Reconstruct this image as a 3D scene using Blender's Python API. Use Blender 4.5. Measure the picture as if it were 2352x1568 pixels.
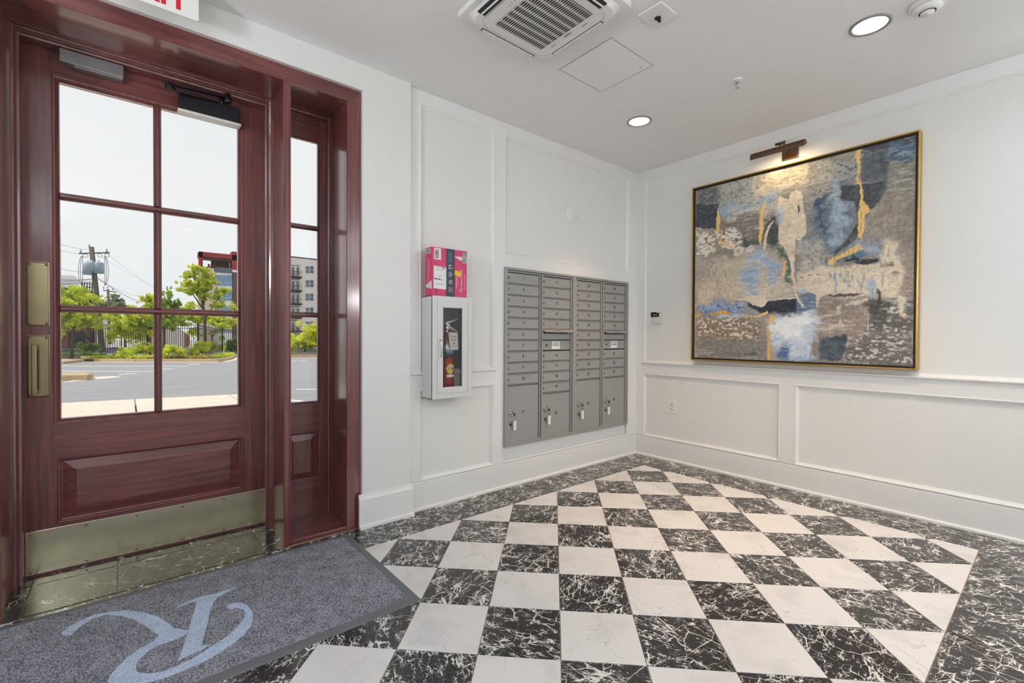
import bpy, bmesh, math, random
import numpy as np
from mathutils import Vector, Matrix
for o in list(bpy.data.objects): bpy.data.objects.remove(o, do_unlink=True)
C = bpy.context.scene.collection
PI = math.pi
random.seed(7); rng = np.random.default_rng(7)

# ------------------------------------------------------------------ camera
CAMZ = 1.2
ROWS = [[0.7677172848, -0.6407708690, 0.0047816390],      # right
        [-0.0035718332, -0.0117412282, -0.9999246899],    # down
        [0.6407787548, 0.7676423888, -0.0113026706]]      # forward
FPX = 1061.26
cd = bpy.data.cameras.new('camera'); cam = bpy.data.objects.new('camera', cd); C.objects.link(cam)
cd.sensor_width = 36.0; cd.lens = 36.0 * FPX / 2352.0; cd.clip_start = 0.05; cd.clip_end = 600
r, d, f = [Vector(v) for v in ROWS]
cam.matrix_world = Matrix.Translation((0, 0, CAMZ)) @ Matrix((r, -d, -f)).transposed().to_4x4()
bpy.context.scene.camera = cam

# ------------------------------------------------------------------ world, sun, exposure
sc = bpy.context.scene
vs = sc.view_settings
vs.view_transform = 'Standard'; vs.look = 'None'; vs.exposure = 0.0; vs.gamma = 1.0; vs.use_curve_mapping = False
w = bpy.data.worlds.new('sky'); sc.world = w; w.use_nodes = True
nt = w.node_tree; nt.nodes.clear()
bg = nt.nodes.new('ShaderNodeBackground'); wo = nt.nodes.new('ShaderNodeOutputWorld')
tc = nt.nodes.new('ShaderNodeTexCoord'); mp = nt.nodes.new('ShaderNodeMapping'); mp.inputs['Scale'].default_value = (1, 1, 3)
nz = nt.nodes.new('ShaderNodeTexNoise'); nz.inputs['Scale'].default_value = 2.2; nz.inputs['Detail'].default_value = 6
rp = nt.nodes.new('ShaderNodeValToRGB')
rp.color_ramp.elements[0].position = .35; rp.color_ramp.elements[0].color = (0.86, 0.88, 0.91, 1)
rp.color_ramp.elements[1].position = .65; rp.color_ramp.elements[1].color = (0.93, 0.935, 0.94, 1)
for a, b in ((tc.outputs['Generated'], mp.inputs['Vector']), (mp.outputs['Vector'], nz.inputs['Vector']),
             (nz.outputs['Fac'], rp.inputs['Fac']), (rp.outputs['Color'], bg.inputs['Color']), (bg.outputs['Background'], wo.inputs['Surface'])):
    nt.links.new(a, b)
bg.inputs['Strength'].default_value = 1.0
sd = bpy.data.lights.new('sun', 'SUN'); sd.energy = 3.4; sd.angle = math.radians(0.6); sd.color = (1, .95, .87)
sun = bpy.data.objects.new('sun', sd); C.objects.link(sun)
el, az = math.radians(58), math.radians(4)      # stands far left, nearly in the plane of the facade
sdir = Vector((-math.cos(el) * math.cos(az), math.cos(el) * math.sin(az), math.sin(el)))
sun.rotation_euler = sdir.to_track_quat('Z', 'Y').to_euler(); sun.location = sdir * 30
FILL_UP_W = 27.0          # watts of each unseen uplight added to lift the ceiling
LAMP_W = 25.0        # watts of each round ceiling light
FILL_PANEL_E = 5.7        # emission of the unseen fill panels added behind the camera

# ------------------------------------------------------------------ helpers
ORG = {}
def lin(c):
    o = []
    for v in c[:3]:
        v = v / 255.0
        o.append(v / 12.92 if v <= .04045 else ((v + .055) / 1.055) ** 2.4)
    return tuple(o)
def at(px, py, Y):
    a, b = (px - 1176) / FPX, (py - 784) / FPX
    v = Vector([ROWS[0][i] * a + ROWS[1][i] * b + ROWS[2][i] for i in range(3)])
    return v * (Y / v.y) + Vector((0, 0, CAMZ))
def props(o, label=None, cat=None, group=None, kind=None):
    if label: o['label'] = label
    if cat: o['category'] = cat
    if group: o['group'] = group
    if kind: o['kind'] = kind
    return o
def empty(name, loc, label=None, cat=None, group=None, kind=None, parent=None):
    o = bpy.data.objects.new(name, None); C.objects.link(o); o.empty_display_size = .05
    loc = Vector(loc); ORG[o.name] = loc
    if parent: o.parent = parent; o.location = loc - ORG[parent.name]
    else: o.location = loc
    return props(o, label, cat, group, kind)
def link_mesh(name, me, parent=None, org=None):
    o = bpy.data.objects.new(name, me); C.objects.link(o)
    org = Vector(org) if org is not None else (ORG[parent.name] if parent else Vector((0, 0, 0)))
    ORG[o.name] = org
    if parent: o.parent = parent; o.location = org - ORG[parent.name]
    else: o.location = org
    return o
def dup(o, loc, parent=None, **kw):
    """copy of a thing / part (with all its children) moved to world loc"""
    c = o.copy(); C.objects.link(c); ORG[c.name] = Vector(loc)
    c.parent = parent
    c.location = Vector(loc) - (ORG[parent.name] if parent else Vector((0, 0, 0)))
    for ch in list(o.children): dup(ch, Vector(loc) + ORG[ch.name] - ORG[o.name], c)
    return props(c, **kw)
class MB:
    def __init__(s): s.v = []; s.f = []; s.sm = []
    def add(s, vs_, fs, smooth=False):
        n = len(s.v); s.v += [tuple(p) for p in vs_]; s.f += [tuple(i + n for i in q) for q in fs]; s.sm += [smooth] * len(fs); return s
    def box(s, x0, x1, y0, y1, z0, z1, M=None):
        p = [(x0, y0, z0), (x1, y0, z0), (x1, y1, z0), (x0, y1, z0), (x0, y0, z1), (x1, y0, z1), (x1, y1, z1), (x0, y1, z1)]
        if M is not None: p = [M @ Vector(q) for q in p]
        return s.add(p, [(0, 3, 2, 1), (4, 5, 6, 7), (0, 1, 5, 4), (1, 2, 6, 5), (2, 3, 7, 6), (3, 0, 4, 7)])
    def tube(s, pts, rad, seg=8, cap=True, smooth=True):
        pts = [Vector(p) for p in pts]; n = len(pts)
        rad = rad if isinstance(rad, (list, tuple)) else [rad] * n
        ring = []; up = None
        for i, p in enumerate(pts):
            t = (pts[min(i + 1, n - 1)] - pts[max(i - 1, 0)]).normalized()
            if up is None:
                up = Vector((0, 0, 1)) if abs(t.z) < .9 else Vector((1, 0, 0))
            a = t.cross(up).normalized(); up = a.cross(t).normalized()
            ring += [p + (a * math.cos(k * 2 * PI / seg) + up * math.sin(k * 2 * PI / seg)) * rad[i] for k in range(seg)]
        fs = [(i * seg + k, i * seg + (k + 1) % seg, (i + 1) * seg + (k + 1) % seg, (i + 1) * seg + k) for i in range(n - 1) for k in range(seg)]
        s.add(ring, fs, smooth)
        if cap:
            b = len(s.v) - n * seg
            s.f += [tuple(b + k for k in range(seg))[::-1], tuple(b + (n - 1) * seg + k for k in range(seg))]; s.sm += [False, False]
        return s
    def lathe(s, prof, c, axis='z', seg=24, smooth=True):
        """prof: (radius, height) list around c; height runs along axis (x, y, z or -y ...)"""
        sg = -1 if axis[0] == '-' else 1; ax = axis[-1]; c = Vector(c); vs_ = []
        for rr, h in prof:
            for k in range(seg):
                a = 2 * PI * k / seg; u, v = rr * math.cos(a), rr * math.sin(a); h_ = h * sg
                vs_.append(c + (Vector((u, v, h_)) if ax == 'z' else Vector((u, h_, v)) if ax == 'y' else Vector((h_, u, v))))
        n = len(prof)
        fs = [(i * seg + k, i * seg + (k + 1) % seg, (i + 1) * seg + (k + 1) % seg, (i + 1) * seg + k) for i in range(n - 1) for k in range(seg)]
        s.add(vs_, fs, smooth)
        b = len(s.v) - n * seg
        if prof[0][0] > 1e-5: s.f.append(tuple(b + k for k in range(seg))[::-1]); s.sm.append(False)
        if prof[-1][0] > 1e-5: s.f.append(tuple(b + (n - 1) * seg + k for k in range(seg))); s.sm.append(False)
        return s
    def prism(s, poly, T, d0, d1):
        """poly (u,v) extruded from depth d0 to d1, T(u,v,d)->world"""
        n = len(poly)
        vs_ = [T(u, v, d0) for u, v in poly] + [T(u, v, d1) for u, v in poly]
        fs = [tuple(range(n))[::-1], tuple(range(n, 2 * n))] + [(i, (i + 1) % n, n + (i + 1) % n, n + i) for i in range(n)]
        return s.add(vs_, fs)
    def mitre(s, rect, prof, T, close=None):
        """mitred frame: rect (u0,u1,v0,v1); prof list of (inset, depth)"""
        u0, u1, v0, v1 = rect; vs_ = []
        for i, dd in prof:
            vs_ += [T(u0 + i, v0 + i, dd), T(u1 - i, v0 + i, dd), T(u1 - i, v1 - i, dd), T(u0 + i, v1 - i, dd)]
        fs = [(4 * i + k, 4 * i + (k + 1) % 4, 4 * i + 4 + (k + 1) % 4, 4 * i + 4 + k) for i in range(len(prof) - 1) for k in range(4)]
        if close: b = 4 * (len(prof) - 1); fs.append((b, b + 1, b + 2, b + 3))
        return s.add(vs_, fs)
    def build(s, name, m, parent=None, org=None, bevel=0, label=None, cat=None, group=None, kind=None, seg=2, recalc=True):
        if org is None and parent is None:
            a = np.array(s.v); org = ((a[:, 0].min() + a[:, 0].max()) / 2, (a[:, 1].min() + a[:, 1].max()) / 2, a[:, 2].min())
        o_ = Vector(org) if org is not None else ORG[parent.name]
        me = bpy.data.meshes.new(name)
        me.from_pydata([(p[0] - o_.x, p[1] - o_.y, p[2] - o_.z) for p in s.v], [], s.f)
        me.polygons.foreach_set('use_smooth', s.sm)
        if recalc and len(s.f) < 60000:
            bm = bmesh.new(); bm.from_mesh(me); bmesh.ops.recalc_face_normals(bm, faces=bm.faces); bm.to_mesh(me); bm.free()
        me.materials.append(m); me.update()
        o = link_mesh(name, me, parent, o_)
        if bevel:
            b = o.modifiers.new('bevel', 'BEVEL'); b.width = bevel; b.segments = seg; b.limit_method = 'ANGLE'; b.angle_limit = math.radians(40)
        return props(o, label, cat, group, kind)
def box(name, m, b, parent=None, **kw): return MB().box(*b).build(name, m, parent, **kw)
TN = lambda Y: (lambda u, v, d_: (u, Y - d_, v))       # north walls: u = x, v = z, d = towards the room
TE = lambda X: (lambda u, v, d_: (X - d_, u, v))       # east wall:  u = y, v = z
TF = lambda Z: (lambda u, v, d_: (u, v, Z + d_))       # floor / up
TC = lambda Z: (lambda u, v, d_: (u, v, Z - d_))       # ceiling / down
def text(body, size, T, m, parent, name='number', sx=1.0, depth=.0006, align='CENTER', off=0.0, rot=0.0, mir=False, org=None, shear=0.0, lw=1.0, bold=0.0):
    cu = bpy.data.curves.new('t', 'FONT'); cu.body = body; cu.size = size; cu.align_x = align; cu.align_y = 'CENTER'
    cu.space_line = lw; cu.shear = shear; cu.offset = bold; cu.resolution_u = 3; cu.extrude = depth / 2
    o = bpy.data.objects.new('t', cu); C.objects.link(o)
    bpy.context.view_layer.update()
    me = bpy.data.meshes.new_from_object(o, depsgraph=bpy.context.evaluated_depsgraph_get())
    bpy.data.objects.remove(o); bpy.data.curves.remove(cu)
    o_ = Vector(org) if org is not None else ORG[parent.name]
    cr, sr = math.cos(rot), math.sin(rot)
    for v in me.vertices:
        x, y, z = v.co; x *= sx
        x, y = x * cr - y * sr, x * sr + y * cr
        v.co = Vector(T(x, y, z + off)) - o_
    me.name = name; me.materials.clear(); me.materials.append(m); me.update()
    return link_mesh(name, me, parent, o_)

# ------------------------------------------------------------------ materials
def nm(name):
    m = bpy.data.materials.new(name); m.use_nodes = True
    return m, m.node_tree, m.node_tree.nodes['Principled BSDF']
def N(nt_, typ, **kw):
    n = nt_.nodes.new(typ)
    for k, v in kw.items():
        if k in n.inputs: n.inputs[k].default_value = v
        else: setattr(n, k, v)
    return n
def plain(name, c, rough=.5, metal=0, coat=0, var=.04, scale=8, bump=0, bscale=60, spec=.5, stretch=(1, 1, 1), alb=True):
    """c is sRGB 0-255; slight procedural variation so that no surface is dead flat"""
    m, t, b = nm(name); L = t.links.new; c = lin(c)
    tcn = N(t, 'ShaderNodeTexCoord'); mpn = N(t, 'ShaderNodeMapping', Scale=stretch); L(tcn.outputs['Object'], mpn.inputs['Vector'])
    n = N(t, 'ShaderNodeTexNoise', Scale=scale, Detail=4.0); L(mpn.outputs['Vector'], n.inputs['Vector'])
    rmp = N(t, 'ShaderNodeValToRGB'); e = rmp.color_ramp.elements
    e[0].position = .3; e[1].position = .7
    e[0].color = (*[min(1, x * (1 - var)) for x in c], 1); e[1].color = (*[min(1, x * (1 + var)) for x in c], 1)
    L(n.outputs['Fac'], rmp.inputs['Fac']); L(rmp.outputs['Color'], b.inputs['Base Color'])
    b.inputs['Roughness'].default_value = rough; b.inputs['Metallic'].default_value = metal
    b.inputs['Coat Weight'].default_value = coat; b.inputs['Coat Roughness'].default_value = .12
    b.inputs['Specular IOR Level'].default_value = spec
    if bump:
        n2 = N(t, 'ShaderNodeTexNoise', Scale=bscale, Detail=3.0); L(mpn.outputs['Vector'], n2.inputs['Vector'])
        bp = N(t, 'ShaderNodeBump', Strength=bump, Distance=.002); L(n2.outputs['Fac'], bp.inputs['Height']); L(bp.outputs['Normal'], b.inputs['Normal'])
    return m
def emit(name, c, s):
    m, t, b = nm(name); b.inputs['Base Color'].default_value = (.9, .9, .9, 1)
    b.inputs['Emission Color'].default_value = (*c, 1); b.inputs['Emission Strength'].default_value = s; return m
def wood(name, axis, gloss=False):
    m, t, b = nm(name); L = t.links.new
    tcn = N(t, 'ShaderNodeTexCoord'); s = [26, 26, 26]; s[axis] = 1.3
    mpn = N(t, 'ShaderNodeMapping', Scale=s); L(tcn.outputs['Object'], mpn.inputs['Vector'])
    n = N(t, 'ShaderNodeTexNoise', Scale=1.6, Detail=7.0, Roughness=.62, Distortion=.5); L(mpn.outputs['Vector'], n.inputs['Vector'])
    rmp = N(t, 'ShaderNodeValToRGB'); e = rmp.color_ramp.elements
    e[0].position = .30; e[0].color = (*lin((92, 48, 50)), 1); e[1].position = .72; e[1].color = (*lin((152, 84, 82)), 1)
    n3 = N(t, 'ShaderNodeTexNoise', Scale=1.4, Detail=2.0); L(tcn.outputs['Object'], n3.inputs['Vector'])
    mx = N(t, 'ShaderNodeMixRGB', blend_type='MULTIPLY'); mx.inputs['Fac'].default_value = .35
    L(n.outputs['Fac'], rmp.inputs['Fac']); L(rmp.outputs['Color'], mx.inputs['Color1']); L(n3.outputs['Fac'], mx.inputs['Color2'])
    L(mx.outputs['Color'], b.inputs['Base Color'])
    b.inputs['Roughness'].default_value = .34; b.inputs['Specular IOR Level'].default_value = .5; b.inputs['Coat Weight'].default_value = .7; b.inputs['Coat Roughness'].default_value = .13; b.inputs['Coat IOR'].default_value = 2.3 if gloss else 1.5
    bp = N(t, 'ShaderNodeBump', Strength=.06, Distance=.001); L(n.outputs['Fac'], bp.inputs['Height']); L(bp.outputs['Normal'], b.inputs['Normal'])
    return m
def marble(name, dark, thin=1.0):
    m, t, b = nm(name); L = t.links.new
    tcn = N(t, 'ShaderNodeTexCoord'); oi = N(t, 'ShaderNodeObjectInfo')
    mu = N(t, 'ShaderNodeMath', operation='MULTIPLY'); mu.inputs[1].default_value = 61.0; L(oi.outputs['Random'], mu.inputs[0])
    mr = N(t, 'ShaderNodeMath', operation='MULTIPLY_ADD'); mr.inputs[1].default_value = 37.0; mr.inputs[2].default_value = .1; L(oi.outputs['Random'], mr.inputs[0])
    cv = N(t, 'ShaderNodeCombineXYZ'); L(mu.outputs[0], cv.inputs[0]); L(mu.outputs[0], cv.inputs[1]); L(mu.outputs[0], cv.inputs[2])
    rv = N(t, 'ShaderNodeCombineXYZ'); L(mr.outputs[0], rv.inputs[2])
    m1 = N(t, 'ShaderNodeMapping'); L(tcn.outputs['Object'], m1.inputs['Vector']); L(cv.outputs[0], m1.inputs['Location']); L(rv.outputs[0], m1.inputs['Rotation'])
    def noise(src, scale, det=2.0, rough=.55, stretch=(1, 1, 1), rot=0.0, off=0.0):
        mm = N(t, 'ShaderNodeMapping', Scale=stretch, Rotation=(0, 0, rot), Location=(off, off, off)); L(src.outputs[0], mm.inputs['Vector'])
        v = N(t, 'ShaderNodeTexNoise', Scale=scale, Detail=det, Roughness=rough); L(mm.outputs[0], v.inputs['Vector']); return v
    def warp(src, scale, amt, det=3.0):
        wn_ = noise(src, scale, det)
        sb = N(t, 'ShaderNodeVectorMath', operation='SUBTRACT'); sb.inputs[1].default_value = (.5, .5, .5); L(wn_.outputs['Color'], sb.inputs[0])
        s_ = N(t, 'ShaderNodeVectorMath', operation='SCALE'); s_.inputs['Scale'].default_value = amt; L(sb.outputs[0], s_.inputs[0])
        ad_ = N(t, 'ShaderNodeVectorMath', operation='ADD'); L(src.outputs[0], ad_.inputs[0]); L(s_.outputs[0], ad_.inputs[1]); return ad_
    def width(mask, lo, hi, w0, w1):
        r_ = N(t, 'ShaderNodeMapRange'); L(mask.outputs['Fac'], r_.inputs['Value'])
        for k, v in (('From Min', lo), ('From Max', hi), ('To Min', w0), ('To Max', w1)): r_.inputs[k].default_value = v
        return r_
    def line(dist, wd, sharp=1.25):
        dv = N(t, 'ShaderNodeMath', operation='DIVIDE'); L(dist, dv.inputs[0]); L(wd.outputs[0], dv.inputs[1])
        su = N(t, 'ShaderNodeMath', operation='SUBTRACT', use_clamp=True); su.inputs[0].default_value = sharp; L(dv.outputs[0], su.inputs[1]); return su
    def cracks(src, scale, stretch, rot, mask, lo, hi, w0, w1):
        mm = N(t, 'ShaderNodeMapping', Scale=stretch, Rotation=(0, 0, rot)); L(src.outputs[0], mm.inputs['Vector'])
        v = N(t, 'ShaderNodeTexVoronoi', Scale=scale, feature='DISTANCE_TO_EDGE'); L(mm.outputs[0], v.inputs['Vector'])
        return line(v.outputs['Distance'], width(mask, lo + (1 - thin) * .09, hi + (1 - thin) * .09, w0, w1 * (.35 + .65 * thin)))
    def ridge(src, scale, stretch, rot, mask, lo, hi, w0, w1, det=1.5):
        v = noise(src, scale, det, .5, stretch, rot)
        s5 = N(t, 'ShaderNodeMath', operation='SUBTRACT'); s5.inputs[1].default_value = .5; L(v.outputs['Fac'], s5.inputs[0])
        ab = N(t, 'ShaderNodeMath', operation='ABSOLUTE'); L(s5.outputs[0], ab.inputs[0]); return line(ab.outputs[0], width(mask, lo, hi, w0, w1))
    def mx_(items):
        cur = items[0]
        for r_ in items[1:]:
            q = N(t, 'ShaderNodeMath', operation='MAXIMUM'); L(cur.outputs[0], q.inputs[0]); L(r_.outputs[0], q.inputs[1]); cur = q
        return cur
    if dark:
        w1_ = warp(m1, 14, .035); w2_ = warp(m1, 30, .02)
        ka = noise(m1, 7.5, 5, .62, (1, 1.6, 1), .2, 3.0); kb = noise(m1, 16, 5, .65, (1, 2.0, 1), .2, 9.0); kc = noise(m1, 4.5, 4, .6, (1, 1, 1), 0, 17.0)
        fac = mx_([cracks(w1_, 12, (1, 2.6, 1), .25, ka, .50, .66, .0006, .085), cracks(w2_, 27, (1, 3.0, 1), .15, kb, .53, .70, .0006, .15),
                   cracks(w1_, 7, (1.8, 1, 1), -.2, kc, .44, .62, .0008, .022), cracks(w2_, 18, (2.6, 1, 1), .5, kb, .50, .66, .0004, .045),
                   ridge(w1_, 6, (1, 3.5, 1), .1, ka, .50, .66, .0004, .020)]).outputs[0]
        c0 = (*lin((48, 47, 48)), 1); c1 = (*lin((232, 229, 224)), 1)
    else:
        w1_ = warp(m1, 4, .25, 5.0)
        ka = noise(m1, 3, 3, .55, (1, 1, 1), 0, 5.0); fn = noise(w1_, 5, 5)
        a = cracks(w1_, 5.5, (1, 1.8, 1), 0, ka, .46, .64, .0015, .016)
        mq = width(fn, .5, .8, 0, .42)
        hf_ = N(t, 'ShaderNodeMath', operation='MULTIPLY'); hf_.inputs[1].default_value = .45; L(a.outputs[0], hf_.inputs[0]); fac = mx_([hf_, mq]).outputs[0]
        c0 = (*lin((226, 223, 222)), 1); c1 = (*lin((160, 160, 163)), 1)
    mx = N(t, 'ShaderNodeMixRGB'); mx.inputs['Color1'].default_value = c0; mx.inputs['Color2'].default_value = c1; L(fac, mx.inputs['Fac'])
    L(mx.outputs['Color'], b.inputs['Base Color'])
    b.inputs['Roughness'].default_value = .16 if dark else .24
    return m
M = {}
M['wall'] = plain('wall_paint', (229, 229, 227), .55, var=.008, bump=.04, bscale=140)
M['trim'] = plain('trim_paint', (232, 232, 231), .35, var=.008)
M['ceil'] = plain('ceiling_paint', (240, 240, 240), .7, var=.008, bump=.05, bscale=120)
M['wood_v'] = wood('mahogany_upright', 2); M['wood_h'] = wood('mahogany_across', 0); M['wood_y'] = wood('mahogany_deep', 1); M['gloss_v'] = wood('mahogany_gloss_upright', 2, True); M['gloss_h'] = wood('mahogany_gloss_across', 0, True)
M['silver'] = plain('silver_lever', (206, 206, 208), .35, metal=.2)
M['black_marble'] = marble('black_marble', True); M['black_marble_sparse'] = marble('black_marble_sparse', True, .35); M['white_marble'] = marble('white_marble', False)
M['grout'] = plain('grout', (150, 128, 100), .85, var=.1, scale=40)
M['brass'] = plain('aged_brass', (150, 136, 108), .24, metal=1, var=.1, scale=6)
M['kick'] = plain('polished_brass', (240, 233, 196), .22, metal=1, var=.05, scale=4, stretch=(1, 1, 8))
M['gold'] = plain('gold_frame', (186, 148, 74), .35, metal=.85, var=.1, scale=10)
M['bronze'] = plain('bronze', (112, 92, 74), .3, metal=1, var=.08)
M['black'] = plain('black', (14, 14, 15), .5)
M['darkmetal'] = plain('dark_door_hardware', (48, 48, 54), .35, metal=.6)
M['alu'] = plain('brushed_aluminium', (168, 170, 174), .35, metal=.9, var=.05, scale=30, stretch=(.2, 1, 6))
M['chrome'] = plain('chrome', (210, 210, 212), .15, metal=1)
M['seam'] = plain('painted_seam', (176, 176, 176), .6)
M['mail'] = plain('mailbox_grey', (160, 160, 159), .42, metal=.25, var=.02, scale=20)
M['maild'] = plain('mailbox_edge', (112, 112, 112), .45, metal=.25, var=.02)
M['ink'] = plain('dark_print', (14, 14, 16), .8)
M['white'] = plain('white_plastic', (232, 232, 230), .35, var=.01)
M['offwhite'] = plain('offwhite_plastic', (216, 216, 214), .4, var=.01)
M['steelwhite'] = plain('white_powder_coat', (214, 214, 213), .4, var=.01)
M['greyin'] = plain('cabinet_lining', (112, 116, 120), .5)
M['red'] = plain('extinguisher_red', (150, 14, 26), .25, coat=.5)
M['exitred'] = plain('sign_red', (222, 20, 44), .4)
M['pink'] = plain('pink_card', (212, 64, 112), .5, var=.04)
M['tape'] = plain('navy_tape', (34, 42, 58), .3)
M['sky_blue'] = plain('light_blue_print', (70, 140, 190), .5)
M['label'] = plain('paper_label', (232, 230, 230), .5, var=.01)
M['yellow'] = plain('yellow_sticker', (238, 196, 20), .5)
M['tagpaper'] = plain('inspection_tag', (206, 200, 190), .6, var=.02)
M['rubber'] = plain('mat_rubber', (106, 108, 113), .55, var=.06, bump=.1, bscale=200)
M['disc'] = emit('lamp_disc', (1, .95, .86), 2.6)
M['panel'] = emit('fill_panel_glow', (.90, .96, 1.0), FILL_PANEL_E)  # glow of the added fill panels
M['warmglow'] = emit('picture_lamp_tube', (1, .8, .5), 14)
def glass_mat():
    m = bpy.data.materials.new('pane_glass'); m.use_nodes = True; t = m.node_tree; t.nodes.clear()
    o = N(t, 'ShaderNodeOutputMaterial'); mx = N(t, 'ShaderNodeMixShader'); tr = N(t, 'ShaderNodeBsdfTransparent'); gl = N(t, 'ShaderNodeBsdfGlossy', Roughness=.01)
    tr.inputs['Color'].default_value = (.985, .99, .985, 1)
    fr = N(t, 'ShaderNodeFresnel', IOR=1.45); hf = N(t, 'ShaderNodeMath', operation='MULTIPLY'); hf.inputs[1].default_value = .6
    t.links.new(fr.outputs[0], hf.inputs[0]); t.links.new(hf.outputs[0], mx.inputs[0]); t.links.new(tr.outputs[0], mx.inputs[1]); t.links.new(gl.outputs[0], mx.inputs[2]); t.links.new(mx.outputs[0], o.inputs[0])
    return m
M['glass'] = glass_mat()
def weave(name, c1, c2, bumps):
    m, t, b = nm(name); L = t.links.new
    tcn = N(t, 'ShaderNodeTexCoord')
    mpn = N(t, 'ShaderNodeMapping', Rotation=(0, 0, .5), Scale=(150, 95, 1)); L(tcn.outputs['Object'], mpn.inputs['Vector'])
    v = N(t, 'ShaderNodeTexVoronoi', Scale=1.0, Randomness=.55); L(mpn.outputs[0], v.inputs['Vector'])
    n = N(t, 'ShaderNodeTexNoise', Scale=14.0, Detail=6.0); L(tcn.outputs['Object'], n.inputs['Vector'])
    n2 = N(t, 'ShaderNodeTexNoise', Scale=260.0, Detail=2.0); L(tcn.outputs['Object'], n2.inputs['Vector'])
    rmp = N(t, 'ShaderNodeValToRGB'); e = rmp.color_ramp.elements; e[0].position = .15; e[1].position = .85
    e[0].color = (*lin(c2), 1); e[1].color = (*lin(c1), 1)
    iv = N(t, 'ShaderNodeMath', operation='SUBTRACT'); iv.inputs[0].default_value = 1.0; L(v.outputs['Distance'], iv.inputs[1])
    sm = N(t, 'ShaderNodeMath', operation='MULTIPLY'); L(iv.outputs[0], sm.inputs[0]); 
    a2 = N(t, 'ShaderNodeMath', operation='ADD'); L(n.outputs['Fac'], a2.inputs[0]); L(n2.outputs['Fac'], a2.inputs[1]); L(a2.outputs[0], sm.inputs[1])
    L(sm.outputs[0], rmp.inputs['Fac']); L(rmp.outputs['Color'], b.inputs['Base Color'])
    bp = N(t, 'ShaderNodeBump', Strength=bumps, Distance=.004); L(iv.outputs[0], bp.inputs['Height']); L(bp.outputs['Normal'], b.inputs['Normal'])
    b.inputs['Roughness'].default_value = .95; b.inputs['Specular IOR Level'].default_value = .15
    return m
M['carpet'] = weave('mat_pile', (182, 185, 196), (74, 75, 82), .9)
M['mono'] = weave('mat_print', (206, 222, 244), (160, 176, 200), .5)
# ------------------------------------------------------------------ room shell
H = 2.872; YB, YM, YD = 2.80, 2.848, 3.25      # pier face, recessed wall face, door face
XE = 4.048; XW = -1.6; YS = -3.4
fl = box('floor', M['grout'], (XW - .1, XE + .2, YS - .1, 3.30, -.12, -.0035), org=(0, 0, 0), kind='structure')
box('ceiling', M['ceil'], (XW - .1, XE + .2, YS - .1, 3.4, H, H + .12), org=(0, 0, H), kind='structure')
wn = MB()                                              # door wall and mailbox wall, 0.6 m deep so the mailboxes sit inside it
wn.box(XW, -.505, YB, 3.42, -.05, H); wn.box(-.505, 1.127, YB, 3.42, 2.713, H); wn.box(1.127, 1.455, YB, 3.42, -.05, H)
wn.box(1.455, 2.277, YM, 3.42, -.05, H); wn.box(3.863, 4.25, YM, 3.42, -.05, H)
wn.box(2.277, 3.863, YM, 3.42, -.05, .328); wn.box(2.277, 3.863, YM, 3.42, 1.744, H); wn.box(2.277, 3.863, 3.36, 3.42, .328, 1.744)
wall_n = wn.build('wall_north', M['wall'], kind='structure', org=(1.2, YM, 0), recalc=False)
wall_e = box('wall_east', M['wall'], (XE, XE + .2, YS, YM, -.05, H), org=(XE, 0, 0), kind='structure')
box('wall_west', M['wall'], (XW - .1, XW, YS, 3.42, -.05, H), org=(XW, 0, 0), kind='structure')
box('wall_south', M['wall'], (XW, XE, YS - .1, YS, -.05, H), org=(0, YS, 0), kind='structure')
# facade beyond the inner wall, brick outside
M['brick'] = plain('facade_brick', (150, 98, 80), .8, var=.2, scale=30, bump=.3)
fw = MB(); fw.box(-14, -.56, 3.42, 3.50, -.2, 9); fw.box(1.16, 16, 3.42, 3.50, -.2, 9); fw.box(-.56, 1.16, 3.42, 3.50, 2.76, 9)
fw.build('wall_facade', M['brick'], kind='structure', org=(0, 3.46, 0), recalc=False)

# raised boards and mouldings on the mailbox wall
MOULD = [(0, 0.0), (0, .018), (.004, .021), (.010, .019), (.016, .010), (.024, .006), (.026, 0.0)]
def board(name, x0, x1, z0, z1, T, parent, d=.018, m='trim'):
    b = MB(); b.prism([(x0, z0), (x1, z0), (x1, z1), (x0, z1)], T, 0, d); return b.build(name, M[m], parent)
def mould(rect, T, parent, prof=MOULD): return MB().mitre(rect, prof, T).build('panel_moulding', M['trim'], parent)
Tn = TN(YM); Te = TE(XE)
for a in ((1.455, 1.54, .2, 2.785), (2.18, 2.28, .2, 2.785), (3.889, 4.03, .2, 2.785)): board('stile', *a, Tn, wall_n)
board('rail', 1.455, 4.03, 2.785, H - .001, Tn, wall_n)
board('rail', 1.54, 2.18, .832, .942, Tn, wall_n); board('rail', 2.28, 3.889, 1.752, 1.845, Tn, wall_n)
for a in ((1.54, 2.18, .94, 2.785), (1.54, 2.18, .2, .832), (2.28, 3.889, 1.845, 2.785)): mould(a, Tn, wall_n)
MB().mitre((2.262, 3.889, .2, 1.752), [(0, .019), (.008, .019), (.014, .006)], Tn).build('panel_moulding', M['trim'], wall_n)
def nose(T, u0, u1, z, parent):
    pr = [(0, z - .012), (.010, z - .010), (.018, z - .003), (.018, z + .004), (.012, z + .008), (.004, z + .011), (0, z + .012)]
    b = MB(); n = len(pr)
    b.add([T(u, v, .018 + d_) for u in (u0, u1) for d_, v in pr], [(i, (i + 1) % n, n + (i + 1) % n, n + i) for i in range(n)] + [tuple(range(n)), tuple(range(n, 2 * n))])
    return b.build('chair_rail_cap', M['trim'], parent)
nose(Tn, 1.455, 2.195, .942, wall_n)
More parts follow.
